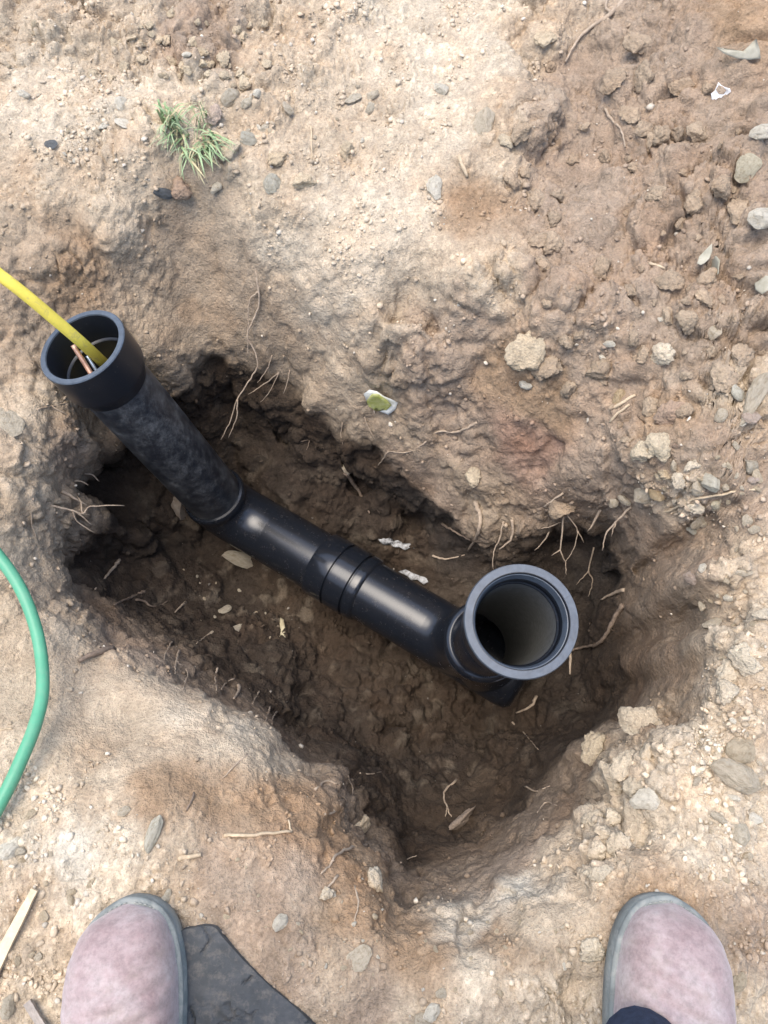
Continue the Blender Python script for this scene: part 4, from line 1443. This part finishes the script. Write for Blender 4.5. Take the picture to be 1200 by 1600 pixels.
twigs = [
    ('long thin pale twig lying across the rubble right of the hole', [[(1018, 800), (1046, 798), (1080, 783), (1125, 771), (1180, 765)]], .0022),
    ('straight pale twig with an upturned end on the near bank', [[(350, 1306), (396, 1305), (455, 1301)], [(455, 1301), (449, 1281)]], .0024),
    ('grey split twig on the clay right of the hole, upper of a pair', [[(954, 638), (972, 630), (994, 618)]], .0030),
    ('grey split twig on the clay right of the hole, lower of a pair', [[(953, 660), (967, 646), (984, 632)]], .0024),
    ('tiny pale twig on the clay spoil near the two leaves', [[(1014, 412), (1026, 415), (1038, 420)]], .0022),
    ('pale straw standing out of the ground below the grass tuft', [[(485, 196), (487, 222), (488, 250)]], .0014),
    ('dark thin stick on the ochre soil of the near bank', [[(303, 1239), (298, 1252), (291, 1268)]], .0018),
    ('tan wood splinter on the near bank', [[(279, 1342), (296, 1339), (314, 1336)]], .0034),
    ('pale twig stub at the edge of the dry ground and the spoil', [[(718, 244), (724, 258), (731, 276)]], .0036),
    ('short straw beside the hose on the left edge', [[(0, 1140), (10, 1139), (20, 1138)]], .0014),
    ('small stick among the stones right of the hole', [[(1149, 596), (1158, 602), (1168, 610)]], .0018),
]
for lb, st, rd in twigs:
    root_thing('stick' if rd > .004 else 'twig', lb, st, rd, 'root_dark' if 'bark' in lb or 'dark' in lb else 'twig', 'stick' if rd > .004 else 'twig', hang=False, taper=.75)

# flat wooden lath at the lower left, and a broken one below it
M['wood'] = plain_mat('pale_wood', (.56, .45, .30), .75, .25, .18, 90, .3)
M['oldwood'] = plain_mat('grey_weathered_wood', (.30, .26, .22), .85, .2, .3, 90, .5)


def lath(name, label, a, b, w0, w1, th, mat):
    p, _, _ = hit(*a)
    q, _, _ = hit(*b)
    z = max(p.z, q.z) + .006
    p.z = z
    q.z = z
    dd = (q - p).normalized()
    sd = dd.cross(Vector((0, 0, 1)))
    vs_, fs = [], []
    n = 10
    for i in range(n + 1):
        t = i / n
        c = p.lerp(q, t) - p
        w_ = w0 + (w1 - w0) * t + random.uniform(-.0004, .0004)
        for s, zz in ((-1, 0), (-1, th), (1, th), (1, 0)):
            vs_.append(c + sd * (s * w_) + Vector((0, 0, zz)))
    for i in range(n):
        for k in range(4):
            k2 = (k + 1) % 4
            fs.append((i * 4 + k, i * 4 + k2, i * 4 + 4 + k2, i * 4 + 4 + k))
    fs += [(3, 2, 1, 0), (n * 4, n * 4 + 1, n * 4 + 2, n * 4 + 3)]
    o = mesh_obj(name, vs_, fs, M[mat], None, False)
    o.location = p
    tag(o, label, 'wood strip')


lath('wood_lath', 'pale tapering wood strip on the ground at the left edge', (-22, 1545), (60, 1388), .0085, .0035, .005, 'wood')
lath('wood_lath', 'short grey weathered wood strip left of the left boot', (76, 1605), (48, 1562), .0045, .0040, .005, 'oldwood')

# ------------------------------------------------------------------ stones and clods
def rock_mesh(name, seed, cuts, rough, sub=3):
    bm = bmesh.new()
    bmesh.ops.create_icosphere(bm, subdivisions=sub, radius=1)
    rr_ = np.random.default_rng(seed)
    V = np.array([v.co[:] for v in bm.verts])
    for _ in range(cuts):
        n = rr_.normal(size=3)
        n /= np.linalg.norm(n)
        h = rr_.uniform(.42, .8)
        dd = V @ n - h
        V -= np.where(dd > 0, dd, 0)[:, None] * n * .92
    ln = np.linalg.norm(V, axis=1, keepdims=True)
    V += V / ln * (fbm(V + seed * 3.3, .9, 3, seed) * rough + fbm(V + seed, .35, 4, seed + 4, .65) * rough * .8)[:, None]
    for v, c in zip(bm.verts, V):
        v.co = c
    me_ = bpy.data.meshes.new(name)
    bm.to_mesh(me_)
    bm.free()
    return me_


ROCKS = [rock_mesh('stone', 20 + k, 11, .13) for k in range(6)]
CLODS = [rock_mesh('clod', 60 + k, 7, .30, 4) for k in range(6)]
for m_ in ROCKS:
    m_.materials.append(M['stone'])
for m_ in CLODS:
    m_.materials.append(M['clod'])
    m_.polygons.foreach_set('use_smooth', [True] * len(m_.polygons))
C_ = dict(w=(.66, .60, .50), p=(.53, .45, .345), g=(.50, .435, .34), b=(.50, .46, .375), d=(.12, .125, .13), t=(.46, .35, .22), r=(.34, .245, .18), k=(.42, .33, .27), s=(.50, .41, .295), c=(.37, .285, .205), y=(.56, .49, .36))


def stone(px, py, size, col, label, clod=False, flat=.6, stretch=1.25, rot=None, group=None, sink=.32, rs=random):
    loc, n, dd = hit(px, py)
    r = size * dd / FPX * (.60 if clod else .64)
    me_ = rs.choice(CLODS if clod else ROCKS)
    o = bpy.data.objects.new('clod' if clod else 'stone', me_)
    COL.objects.link(o)
    zq = Vector((0, 0, 1)).rotation_difference(n.lerp(Vector((0, 0, 1)), .3).normalized()).to_matrix()
    a = rot if rot is not None else rs.uniform(0, math.tau)
    o.rotation_euler = (zq @ Matrix.Rotation(a, 3, 'Z')).to_euler()
    k = math.sqrt(stretch)
    o.scale = (r * k, r / k, r * flat)
    o.location = loc + n * (r * flat * (1 - 2 * sink))
    cc = C_[col]
    f = rs.uniform(.88, 1.1) * (.86 if clod else 1)
    o.color = (cc[0] * f, cc[1] * f, cc[2] * f * .955, 1)
    tag(o, label, 'soil clod' if clod else 'stone', group)
    return o


ST_ = [
    (37, 147, 15, 'w', 'small white stone near the left edge of the dry ground'), (187, 162, 21, 'w', 'pale rounded stone left of the grass tuft, topmost of three'),
    (164, 199, 17, 'w', 'white pebble left of the grass tuft, leftmost of three'), (191, 193, 19, 'w', 'white flat pebble left of the grass tuft, lowest of three'),
    (361, 155, 26, 'g', 'grey rounded stone up and right of the grass tuft'), (386, 160, 18, 'g', 'grey crumbly stone next to the rounded grey one'),
    (293, 86, 13, 'w', 'white pebble above the grass tuft in the clods'), (429, 290, 27, 'b', 'pale blue-grey angular stone below right of the grass tuft'),
    (450, 171, 20, 'p', 'pale flat stone on the dry ground right of the tuft'), (553, 157, 22, 'g', 'grey stone at the mouth of the little hollow, left one'),
    (581, 150, 19, 'p', 'pale stone at the little hollow, right one'), (579, 168, 17, 'g', 'grey stone at the little hollow, lower one'),
    (80, 226, 18, 'd', 'dark slate chip on the left dry ground'), (255, 303, 20, 'd', 'dark slate chip on the lip below the grass tuft'),
    (338, 292, 18, 'g', 'small grey stone on the lip below the grass tuft'), (385, 218, 24, 'b', 'flat grey-green stone right of the grass tuft'),
    (690, 140, 22, 'w', 'white lump on the pale ground at the top centre'), (757, 187, 40, 'p', 'broad flat pale stone on the pale ground'),
    (678, 293, 32, 'w', 'whitish flat stone in the middle of the pale ground'), (1167, 262, 34, 'y', 'yellowish pale stone near the right edge on the spoil'),
    (1190, 338, 36, 'w', 'large white stone at the right edge on the spoil'), (1192, 210, 28, 'w', 'white stone at the right edge below the white shred'),
    (953, 537, 17, 'w', 'small cream oval stone on the clay'), (943, 561, 12, 'w', 'tiny white pebble below the cream oval stone'),
    (1033, 499, 9, 'w', 'tiny bright white pebble on the clay'), (1120, 518, 24, 'p', 'pale crumbly stone on the clay at the right'),
    (968, 621, 22, 't', 'tan stone beside the split twigs'), (1151, 615, 24, 'b', 'blue-grey stone at the right edge rubble'),
    (1183, 626, 52, 'p', 'long pale stone at the right edge rubble'), (1176, 652, 26, 'k', 'pinkish stone under the long pale stone'),
    (1127, 647, 20, 'p', 'pale pebble left of the blue-grey stone'), (1161, 661, 9, 'w', 'tiny white pebble below the long pale stone'),
    (1009, 771, 38, 'p', 'pale knobbly stone at the left end of the rubble line'), (1030, 772, 27, 't', 'tan stone in the rubble line by the long twig'),
    (1087, 763, 26, 'p', 'pale round stone in the rubble line above the long twig'), (1116, 754, 34, 'b', 'grey-white angular stone above the long twig'),
    (1170, 730, 30, 'g', 'grey stone above right of the long twig'), (1175, 751, 17, 'k', 'pinkish pebble under the grey stone by the twig'),
    (975, 780, 19, 'p', 'pale pebble on the lip right of the tangled roots'), (957, 783, 16, 'p', 'smaller pale pebble on the lip beside it'),
    (1091, 813, 26, 'p', 'pale stone below the long twig'), (1082, 827, 14, 'b', 'bluish pebble below the long twig'),
    (1117, 789, 16, 'y', 'yellowish pebble under the right half of the long twig'), (1181, 827, 17, 'p', 'pale pebble at the right edge below the twig'),
    (1080, 902, 22, 'k', 'pinkish stone poking from the right rim of the hole'), (1099, 888, 12, 'w', 'white pebble above the pinkish rim stone'),
    (1160, 895, 20, 'p', 'pale chip on the gritty ground right of the hole'), (1140, 934, 14, 'w', 'white pebble on the gritty ground right of the hole'),
    (1100, 946, 19, 'p', 'pale stone on the right rim below the pinkish one'), (1115, 977, 24, 'p', 'rounded pale stone on the right rim, lower'),
    (1159, 1168, 38, 's', 'round sandy stone on the gritty ground at the right'), (1144, 1125, 11, 'w', 'bright white round pebble above the round sandy stone'),
    (1147, 1214, 52, 'p', 'wedge shaped pale stone on the gritty ground at the right'), (1011, 1247, 44, 'w', 'whitish flat stone on the near right rim'),
    (1122, 1279, 22, 'p', 'pale stone left of the white one above the right boot'), (1153, 1301, 28, 'g', 'grey pentagon stone above the right boot'),
    (1177, 1281, 22, 'w', 'white stone at the right edge above the right boot'), (1147, 1247, 14, 'w', 'white pebble below the wedge shaped stone'),
    (677, 1577, 29, 'w', 'white stone at the bottom edge between the boots'), (658, 1594, 22, 'p', 'pale stone at the bottom edge beside the white one'),
    (690, 1552, 14, 'p', 'small pale pebble above the white stone between the boots'), (882, 1510, 10, 'w', 'tiny white pebble left of the right boot'),
    (1151, 1533, 24, 's', 'sandy stone right of the right boot'), (18, 1325, 36, 'w', 'white stone at the left edge below the hose'),
    (34, 1328, 18, 'g', 'grey stone tucked against the white one at the left edge'), (241, 1303, 30, 'b', 'blue-grey pointed shard on the near bank'),
    (260, 1403, 20, 'g', 'grey stone right of the left boot toe, topmost'), (265, 1421, 13, 'g', 'small grey stone right of the left boot toe'),
    (249, 1433, 24, 'p', 'pale stone touching the left boot toe'), (261, 1451, 16, 'g', 'grey stone between left boot and cracked flap'),
    (438, 1443, 22, 'w', 'chalky white lump on the near bank'), (562, 1496, 32, 'p', 'pale flat stone on the near bank between the boots'),
    (12, 1572, 28, 'g', 'grey stone at the lower left corner'), (192, 1270, 19, 'p', 'pale lump on the near bank below the hose'),
    (375, 876, 34, 'g', 'flat grey chip on the hole floor near the junction'), (12, 664, 44, 'g', 'smooth grey stone half buried at the left edge'),
    (822, 599, 18, 'w', 'white almond shaped pebble above the red stain'), (1056, 696, 12, 'r', 'small brick-red chip right of the hole'),
    (352, 952, 20, 'g', 'grey chalk chip on the hole floor'), (368, 985, 24, 'g', 'larger chalky chip on the hole floor left of the leaf'),
    (541, 735, 18, 'p', 'pale lump at the top of the thick dark root'),
]
for s in ST_:
    fl = .3 if 'flat' in s[4] or 'chip' in s[4] else .55
    stn = 2.4 if (s[4].startswith('long') or 'shard' in s[4] or 'chip on the hole floor near' in s[4]) else (1.7 if 'wedge' in s[4] or 'oval' in s[4] or 'almond' in s[4] or 'chip' in s[4] else 1.2)
    rt = {'long pale stone at the right edge rubble': .8, 'blue-grey pointed shard on the near bank': 1.35, 'wedge shaped pale stone on the gritty ground at the right': -.4, 'flat grey chip on the hole floor near the junction': -.15}.get(s[4])
    stone(*s, flat=fl, stretch=stn, rot=rt)
CL_ = [
    (335, 180, 24, 'k', 'pinkish soil clod right of the grass tuft'), (362, 236, 30, 's', 'rounded soil clod at the foot of the grass tuft'), (436, 248, 26, 's', 'soil clod above the blue-grey angular stone'),
    (476, 287, 30, 's', 'knobbly soil clod right of the blue-grey angular stone'), (540, 236, 22, 's', 'sandy clod in the middle of the dry ground'), (280, 293, 30, 'r', 'dull reddish clod on the lip below the grass tuft'),
    (800, 285, 26, 'c', 'brown clod on the spoil edge, middle of the column'), (820, 205, 32, 'c', 'large brown clod on the spoil edge, upper'), (852, 60, 26, 's', 'pale clod on the spoil edge near the top'), (790, 222, 20, 's', 'small pale clod left of the large brown one'),
    (868, 345, 22, 'c', 'round clay nodule at the left edge of the spoil'), (862, 384, 30, 'c', 'larger clay nodule below the round one'), (1078, 503, 32, 'c', 'rounded clay clod on the spoil at the right'), (860, 572, 42, 'c', 'big smooth clay clod above the red stain'),
    (826, 540, 60, 's', 'broad gritty clod embedded in the slope'), (1036, 555, 34, 'p', 'chalky crumbling lump on the clay'), (1050, 645, 40, 'r', 'reddish brown clod right of the split twigs'), (1033, 700, 40, 's', 'pale crumbly clod above the rubble line'),
    (1010, 706, 32, 's', 'pale crumbly clod left of its twin above the rubble line'), (1132, 590, 38, 'c', 'brown clod left of the blue-grey stone'), (1061, 753, 24, 'p', 'pale clod inside the rubble line'), (1084, 729, 22, 'p', 'pale clod above the rubble line'),
    (1040, 742, 14, 's', 'small clod at the top of the rubble line'), (1087, 793, 20, 'p', 'pale clod just under the long twig'), (1162, 1026, 50, 'p', 'large pale lump on the right rim, topmost of the stack'), (1137, 1057, 38, 'p', 'pale lump below the large one on the right rim'),
    (1137, 1086, 32, 'p', 'pale broken lump, lowest of the stack on the right rim'), (996, 1226, 36, 'p', 'crumbly pale clod behind the whitish flat stone'), (975, 1195, 40, 'p', 'grey crumbly clod on the near right rim'), (957, 1283, 26, 'p', 'pale clod at the top of the near right heap'),
    (947, 1308, 28, 'p', 'rounded pale clod in the near right heap'), (968, 1325, 36, 'p', 'big pale clod at the right of the near right heap'), (935, 1332, 32, 'p', 'pale clod at the left of the near right heap'), (936, 1367, 38, 'p', 'large pale clod at the bottom of the near right heap'),
    (925, 1285, 30, 'p', 'greyish clod at the upper left of the near right heap'), (922, 1487, 34, 'p', 'low pale lump left of the right boot'), (1195, 964, 36, 'p', 'pale lump at the right edge beside the rim'), (560, 1290, 30, 's', 'pale clod clinging to the near left rim'), (585, 1378, 32, 'p', 'whitish clod on the near rim by the crooked root'),
    (510, 1395, 24, 'p', 'pale clod at the end of the crooked root'), (742, 745, 24, 's', 'clod on the far slope above the right riser'), (880, 790, 34, 'c', 'clod on the lip above the tangled roots'),     (1000, 1135, 58, 'p', 'big pale crusted clod on the near right rim by the orange stain'), (930, 1165, 46, 's', 'sandy clod on the wall below the near right rim'), (955, 1215, 40, 'p', 'pale clod left of the crumbly one on the near right rim'), (1012, 1180, 30, 'p', 'pale clod under the big crusted one on the near right rim'),
    (1120, 1180, 20, 'p', 'small clod left of the round sandy stone'),
]
for s in CL_:
    big = s[2] > 34
    stone(*s, clod=True, flat=.45 if big else .6, stretch=1.25, sink=.36 if big else .26)

stk = stone(718, 1288, 32, 'g', 'bark covered stick lying in the bottom lobe of the hole', clod=True, flat=.9, stretch=3.6, rot=.62)
stk.name = 'stick'
stk['category'] = 'stick'
stk.color = (.27, .215, .165, 1)
# loose pebbles and crumbs that look alike, area by area
R2 = random.Random(21)
areas = [
    ('w', 30, [(10, 20), (560, 20), (600, 260), (380, 290), (20, 260)], (6, 14), 'small pale pebble strewn on the dry ground around the grass tuft', 'pebbles around the grass tuft', False),
    ('s', 40, [(180, 20), (420, 20), (420, 130), (120, 130)], (9, 22), 'crumbly sandy clod in the loose soil above the grass tuft', 'clods above the grass tuft', True),
    ('p', 26, [(1010, 700), (1190, 690), (1190, 830), (1040, 830)], (7, 18), 'small pale rubble pebble around the long twig', 'rubble pebbles by the long twig', False),
    ('p', 30, [(1110, 860), (1200, 860), (1200, 1380), (1060, 1380), (1090, 1150)], (6, 15), 'small pale pebble on the gritty ground at the right edge', 'pebbles on the right gritty ground', False),
    ('c', 85, [(800, 160), (900, 60), (1190, 60), (1190, 720), (960, 720), (860, 560)], (9, 36), 'brown clay crumb on the damp spoil at the right', 'clay crumbs on the spoil', True),
    ('w', 24, [(300, 1320), (600, 1420), (600, 1590), (330, 1430)], (4, 9), 'tiny cream pebble on the brown near bank between the boots', 'pebbles on the near bank', False),
    ('p', 18, [(0, 1270), (240, 1270), (110, 1420), (90, 1590), (0, 1590)], (6, 15), 'pale pebble on the whitish ground around the left boot', 'pebbles by the left boot', False),
    ('g', 12, [(280, 880), (460, 960), (450, 1010), (320, 990)], (3, 7), 'small pale bit on the dark hole floor left of the leaf', 'bits on the hole floor', False),
    ('p', 18, [(650, 1440), (900, 1440), (900, 1590), (700, 1590)], (5, 12), 'small pale pebble on the ground left of the right boot', 'pebbles left of the right boot', False),
]


def in_poly(x, y, pg):
    c = False
    j = len(pg) - 1
    for i in range(len(pg)):
        if (pg[i][1] > y) != (pg[j][1] > y) and x < (pg[j][0] - pg[i][0]) * (y - pg[i][1]) / (pg[j][1] - pg[i][1]) + pg[i][0]:
            c = not c
        j = i
    return c


MARKS = [
    (300, 222, 'the grass tuft'), (429, 290, 'the blue-grey angular stone'), (80, 226, 'the dark slate chip at the left'), (187, 162, 'the pale rounded stone left of the tuft'), (361, 155, 'the grey rounded stone by the tuft'),
    (293, 86, 'the white pebble above the tuft'), (37, 147, 'the small white stone at the upper left'), (450, 171, 'the pale flat stone right of the tuft'), (560, 158, 'the little stony hollow'), (362, 236, 'the clod at the foot of the tuft'),
    (1125, 148, 'the torn white shred'), (1105, 410, 'the two pale leaves'), (1078, 503, 'the rounded clay clod on the spoil'), (1035, 555, 'the chalky lump on the clay'), (953, 537, 'the cream oval stone'), (1190, 338, 'the large white stone at the right'),
    (970, 200, 'the crooked root on the spoil'), (1120, 518, 'the pale crumbly stone on the clay'), (862, 370, 'the clay nodules at the spoil edge'), (1167, 262, 'the yellowish pale stone'),
    (1100, 780, 'the long thin twig'), (1025, 702, 'the crumbly clods above the rubble'), (1116, 754, 'the grey-white angular stone'), (1170, 730, 'the grey stone above the twig'), (1183, 626, 'the long pale stone'), (1009, 771, 'the knobbly stone of the rubble line'),
    (1160, 895, 'the pale chip right of the hole'), (1162, 1026, 'the large pale lump on the right rim'), (1159, 1168, 'the round sandy stone'), (1147, 1214, 'the wedge shaped pale stone'), (1153, 1301, 'the grey pentagon stone'), (1115, 977, 'the rounded stone on the right rim'),
    (438, 1443, 'the chalky white lump'), (400, 1305, 'the straight twig on the near bank'), (562, 1496, 'the pale flat stone on the near bank'), (350, 1480, 'the dark cracked flap'), (555, 1415, 'the thin root in the brown scar'), (296, 1339, 'the tan wood splinter'),
    (18, 1325, 'the white stone below the hose'), (195, 1420, 'the left boot toe'), (30, 1460, 'the pale wood strip'), (241, 1303, 'the blue-grey shard'), (192, 1270, 'the pale lump below the hose'), (12, 1572, 'the lower left grey stone'),
    (375, 876, 'the flat grey chip on the hole floor'), (440, 990, 'the dry leaf on the hole floor'), (368, 985, 'the chalky chip on the hole floor'), (677, 1577, 'the white stone between the boots'), (922, 1487, 'the low pale lump'), (740, 1440, 'the whitish crust on the near rim'), (980, 1450, 'the right boot'),
]
HUE = dict(w='white', p='pale', s='sandy', c='brown', g='grey')
used = set()
for col, cnt, pg, (s0, s1), lab, grp, cl in areas:
    k = 0
    tries = 0
    while k < cnt and tries < 4000:
        tries += 1
        x = R2.uniform(min(p[0] for p in pg), max(p[0] for p in pg))
        y = R2.uniform(min(p[1] for p in pg), max(p[1] for p in pg))
        if not in_poly(x, y, pg):
            continue
        sz = s0 + (s1 - s0) * R2.random() ** 2
        cc = col if cl else R2.choice([col, 'p', 's', 's'])
        mk = min(MARKS, key=lambda q: (q[0] - x) ** 2 + (q[1] - y) ** 2)
        dx, dy = x - mk[0], y - mk[1]
        dist = math.hypot(dx, dy)
        if dist < 18:
            continue
        ang = (math.degrees(math.atan2(-dy, dx)) + 360) % 360
        side = ['right of', 'up right of', 'above', 'up left of', 'left of', 'down left of', 'below', 'down right of'][int((ang + 22.5) // 45) % 8]
        dw = 'just' if dist < 40 else ('some way' if dist < 75 else 'well')
        size = 'tiny' if sz < 8 else ('small' if sz < 14 else 'larger')
        label = '%s %s %s %s %s %s' % (size, HUE[cc], ('clay crumb' if cc == 'c' else 'clod') if cl else 'pebble', dw, side, mk[2])
        if label in used:
            continue
        used.add(label)
        stone(x, y, sz, cc, label, clod=cl, flat=R2.uniform(.5, .8), stretch=R2.uniform(1, 1.5), group=grp, rs=R2)
        k += 1

# uncountable grit: one object of thousands of little grains
ico_v = np.array([(0, 0, -1), (.72, -.53, -.45), (-.28, -.85, -.45), (-.89, 0, -.45), (-.28, .85, -.45), (.72, .53, -.45), (.28, -.85, .45), (-.72, -.53, .45), (-.72, .53, .45), (.28, .85, .45), (.89, 0, .45), (0, 0, 1)])
ico_f = np.array([(0, 1, 2), (1, 0, 5), (0, 2, 3), (0, 3, 4), (0, 4, 5), (1, 5, 10), (2, 1, 6), (3, 2, 7), (4, 3, 8), (5, 4, 9), (1, 10, 6), (2, 6, 7), (3, 7, 8), (4, 8, 9), (5, 9, 10), (6, 10, 11), (7, 6, 11), (8, 7, 11), (9, 8, 11), (10, 9, 11)])
okv = (np.abs(P2[:, 0]) < .85) & (P2[:, 1] > -.34) & (P2[:, 1] < 1.32)
clus = sstep(-.15, .4, fbm(P2, .08, 4, 301, .6)) ** 1.5
prob = np.where(okv, (grit ** 1.6 * (.05 + clus) + .012), 0)
prob /= prob.sum()
NG = 20000
pick = rng.choice(len(P2), NG, p=prob)
rad = 0.0008 + 0.0036 * rng.random(NG) ** 6
V = ico_v[None] * (1 + rng.uniform(-.42, .42, (NG, 12, 1)))
V = V * rng.uniform(.5, 1.4, (NG, 1, 3)) * np.array([1, 1, .75])
th = rng.uniform(0, math.tau, NG)
c_, s_ = np.cos(th)[:, None], np.sin(th)[:, None]
V = np.stack([V[:, :, 0] * c_ - V[:, :, 1] * s_, V[:, :, 0] * s_ + V[:, :, 1] * c_, V[:, :, 2]], 2)
V = V * rad[:, None, None] + (P2[pick] + GN[pick] * (rad * .35)[:, None] + np.stack([rng.uniform(-.001, .001, NG), rng.uniform(-.001, .001, NG), np.zeros(NG)], 1))[:, None, :]
Fq = (ico_f[None] + (np.arange(NG) * 12)[:, None, None]).reshape(-1, 3)
mg = bpy.data.meshes.new('grit')
mg.vertices.add(NG * 12)
mg.vertices.foreach_set('co', V.ravel())
mg.loops.add(Fq.size)
mg.loops.foreach_set('vertex_index', Fq.ravel().astype(np.int32))
mg.polygons.add(len(Fq))
mg.polygons.foreach_set('loop_start', np.arange(0, Fq.size, 3, dtype=np.int32))
mg.update(calc_edges=True)
gc = tint[pick] * rng.uniform(.9, 1.3, (NG, 1))
pw = rng.random(NG)
wet_here = (tint[pick].mean(1) < .12)
gc = np.where(((pw < .08) & ~wet_here)[:, None], np.array((.62, .55, .44)) * rng.uniform(.65, 1.05, (NG, 1)), gc)
gc = np.where(((pw < .05) & wet_here)[:, None], np.array((.34, .30, .25)) * rng.uniform(.5, 1.05, (NG, 1)), gc)
ga = mg.color_attributes.new('tint', 'FLOAT_COLOR', 'POINT')
ga.data.foreach_set('color', np.concatenate([np.repeat(np.clip(gc, 0, .75), 12, 0), np.ones((NG * 12, 1))], 1).ravel())
mg.materials.append(M['grit'])
gob = bpy.data.objects.new('grit', mg)
COL.objects.link(gob)
tag(gob, 'fine pale grit and soil crumbs strewn over the ground', 'grit', kind='stuff')

# ------------------------------------------------------------------ leaves, shred, wrapper, wet patches
def sheet(name, label, cat, outline_px, mat, curl=.004, lift=.004, seed=1, thick=.0006):
    """a small thin sheet cut to an outline, curled, lying on the ground"""
    c = np.mean(np.array(outline_px), 0)
    loc, n, dd = hit(*c)
    q = Vector((0, 0, 1)).rotation_difference(n)
    u = q @ Vector((1, 0, 0))
    vv = q @ Vector((0, 1, 0))
    loc = loc + n * lift
    P_ = []
    for x, y in outline_px:
        r = ray(x, y)
        t = (loc - CAM).dot(n) / r.dot(n)
        w_ = CAM + r * t - loc
        P_.append((w_.dot(u), w_.dot(vv)))
    rr_ = random.Random(seed)
    ph = [rr_.uniform(0, 6) for _ in range(3)]
    rings = [1.0, .75, .5, .25]
    vs_, fs = [], []
    m_ = len(P_)
    ext = max(math.hypot(*p) for p in P_)

    def hz(a, b_):
        return curl * (math.sin(a / ext * 2.2 + ph[0]) + .7 * math.sin(b_ / ext * 3.1 + ph[1])) + curl * .8 * ((a * a + b_ * b_) / ext ** 2)
    for k in rings:
        for a, b_ in P_:
            a2, b2 = a * k, b_ * k
            vs_.append(u * a2 + vv * b2 + n * hz(a2, b2))
    vs_.append(n * hz(0, 0))
    for i in range(len(rings) - 1):
        for k in range(m_):
            k2 = (k + 1) % m_
            fs.append((i * m_ + k, i * m_ + k2, (i + 1) * m_ + k2, (i + 1) * m_ + k))
    for k in range(m_):
        fs.append(((len(rings) - 1) * m_ + k, (len(rings) - 1) * m_ + (k + 1) % m_, len(rings) * m_))
    o = mesh_obj(name, vs_, fs, M[mat])
    o.location = loc
    sd = o.modifiers.new('thick', 'SOLIDIFY')
    sd.thickness = thick
    if label:
        tag(o, label, cat)
    return o


M['leaf'] = plain_mat('dry_grey_green_leaf', (.29, .27, .20), .8, .25, .2, 60, .3, col2=(.40, .37, .29))
M['leaf_tan'] = plain_mat('dry_tan_leaf', (.36, .30, .18), .7, .3, .2, 60, .3, col2=(.52, .46, .30))
M['paper'] = plain_mat('white_paper', (.78, .78, .78), .6, .3, .06, 60, .2)
M['wrap_green'] = plain_mat('yellow_green_film', (.42, .44, .09), .35, .5, .15, 120, .4, col2=(.55, .54, .24))
M['wrap_clear'] = plain_mat('pale_film', (.50, .52, .48), .3, .5, .2, 120, .3, col2=(.66, .66, .60))
sheet('leaf', 'pale dry leaf on the spoil, left of a pair', 'leaf', [(1089, 412), (1093, 400), (1101, 392), (1110, 384), (1112, 394), (1108, 405), (1100, 413), (1094, 416)], 'leaf', .003, .005, 1)
sheet('leaf', 'pale dry leaf on the spoil, right of a pair', 'leaf', [(1101, 435), (1104, 422), (1112, 408), (1122, 400), (1128, 407), (1125, 420), (1128, 428), (1116, 431), (1108, 437)], 'leaf', .003, .005, 2)
sheet('leaf', 'pale leaf half tucked in the spoil at the right edge', 'leaf', [(1178, 438), (1190, 430), (1206, 432), (1210, 452), (1198, 462), (1186, 455)], 'leaf', .004, .006, 3)
sheet('leaf', 'curled torn leaf near the top right corner', 'leaf', [(1118, 74), (1135, 82), (1158, 88), (1172, 76), (1180, 62), (1186, 78), (1188, 92), (1170, 94), (1150, 92), (1130, 84)], 'leaf', .004, .006, 4)
sheet('leaf', 'narrow dry leaf lying on the dark hole floor', 'leaf', [(438, 966), (443, 968), (446, 980), (446, 995), (440, 1007), (434, 1014), (432, 1008), (436, 996), (439, 984), (437, 974)], 'leaf_tan', .003, .004, 5)
sheet('paper_shred', 'torn white shred with a dark centre at the upper right', 'paper', [(1111, 146), (1116, 142), (1119, 136), (1123, 128), (1127, 133), (1132, 136), (1141, 138), (1143, 143), (1136, 148), (1137, 156), (1132, 164), (1125, 160), (1118, 160), (1112, 155)], 'paper', .003, .006, 6)
sheet('clay_bit', 'brown clay bit lying on the white shred', 'clay bit', [(1120, 140), (1124, 133), (1130, 135), (1135, 141), (1131, 147), (1124, 147)], 'clod', .001, .0115, 7, .003).color = (*C_['c'], 1)
wr = sheet('wrapper', 'crumpled yellow-green wrapper stuck in the far slope', 'wrapper', [(570, 612), (580, 604), (592, 606), (602, 614), (612, 620), (622, 628), (618, 640), (608, 646), (596, 642), (584, 638), (574, 630)], 'wrap_clear', .005, .008, 8)
wg = sheet('film', None, None, [(573, 624), (582, 614), (592, 616), (604, 626), (612, 634), (604, 640), (592, 639), (582, 636), (575, 631)], 'wrap_green', .003, .0135, 9)
wg.parent = wr
wg.location = wg.location - wr.location
wg['label'] = 'yellow-green printed half of the wrapper'


def water_mat():
    m, nt, b = new_mat('muddy_water')
    b.inputs['Base Color'].default_value = (.16, .15, .14, 1)
    b.inputs['Roughness'].default_value = .12
    b.inputs['Specular IOR Level'].default_value = .9
    return m


M['lime'] = plain_mat('wet_lime_slurry', (.10, .09, .08), .3, .5, .2, 160, .5, col2=(.42, .43, .43))
sheet('lime_slurry', 'pale wet slurry patch behind the coupling', 'slurry', [(590, 842), (596, 840), (603, 842), (610, 839), (614, 845), (622, 844), (630, 849), (641, 849), (648, 857), (640, 856), (633, 860), (624, 855), (616, 855), (606, 849), (597, 850)], 'lime', .002, .003, 12, .002)
sheet('lime_slurry', 'small pale slurry streak against the main pipe, right of the larger patch', 'slurry', [(622, 893), (634, 890), (646, 896), (658, 901), (676, 905), (680, 912), (668, 910), (662, 914), (652, 906), (643, 907), (636, 900)], 'lime', .002, .003, 13, .002)
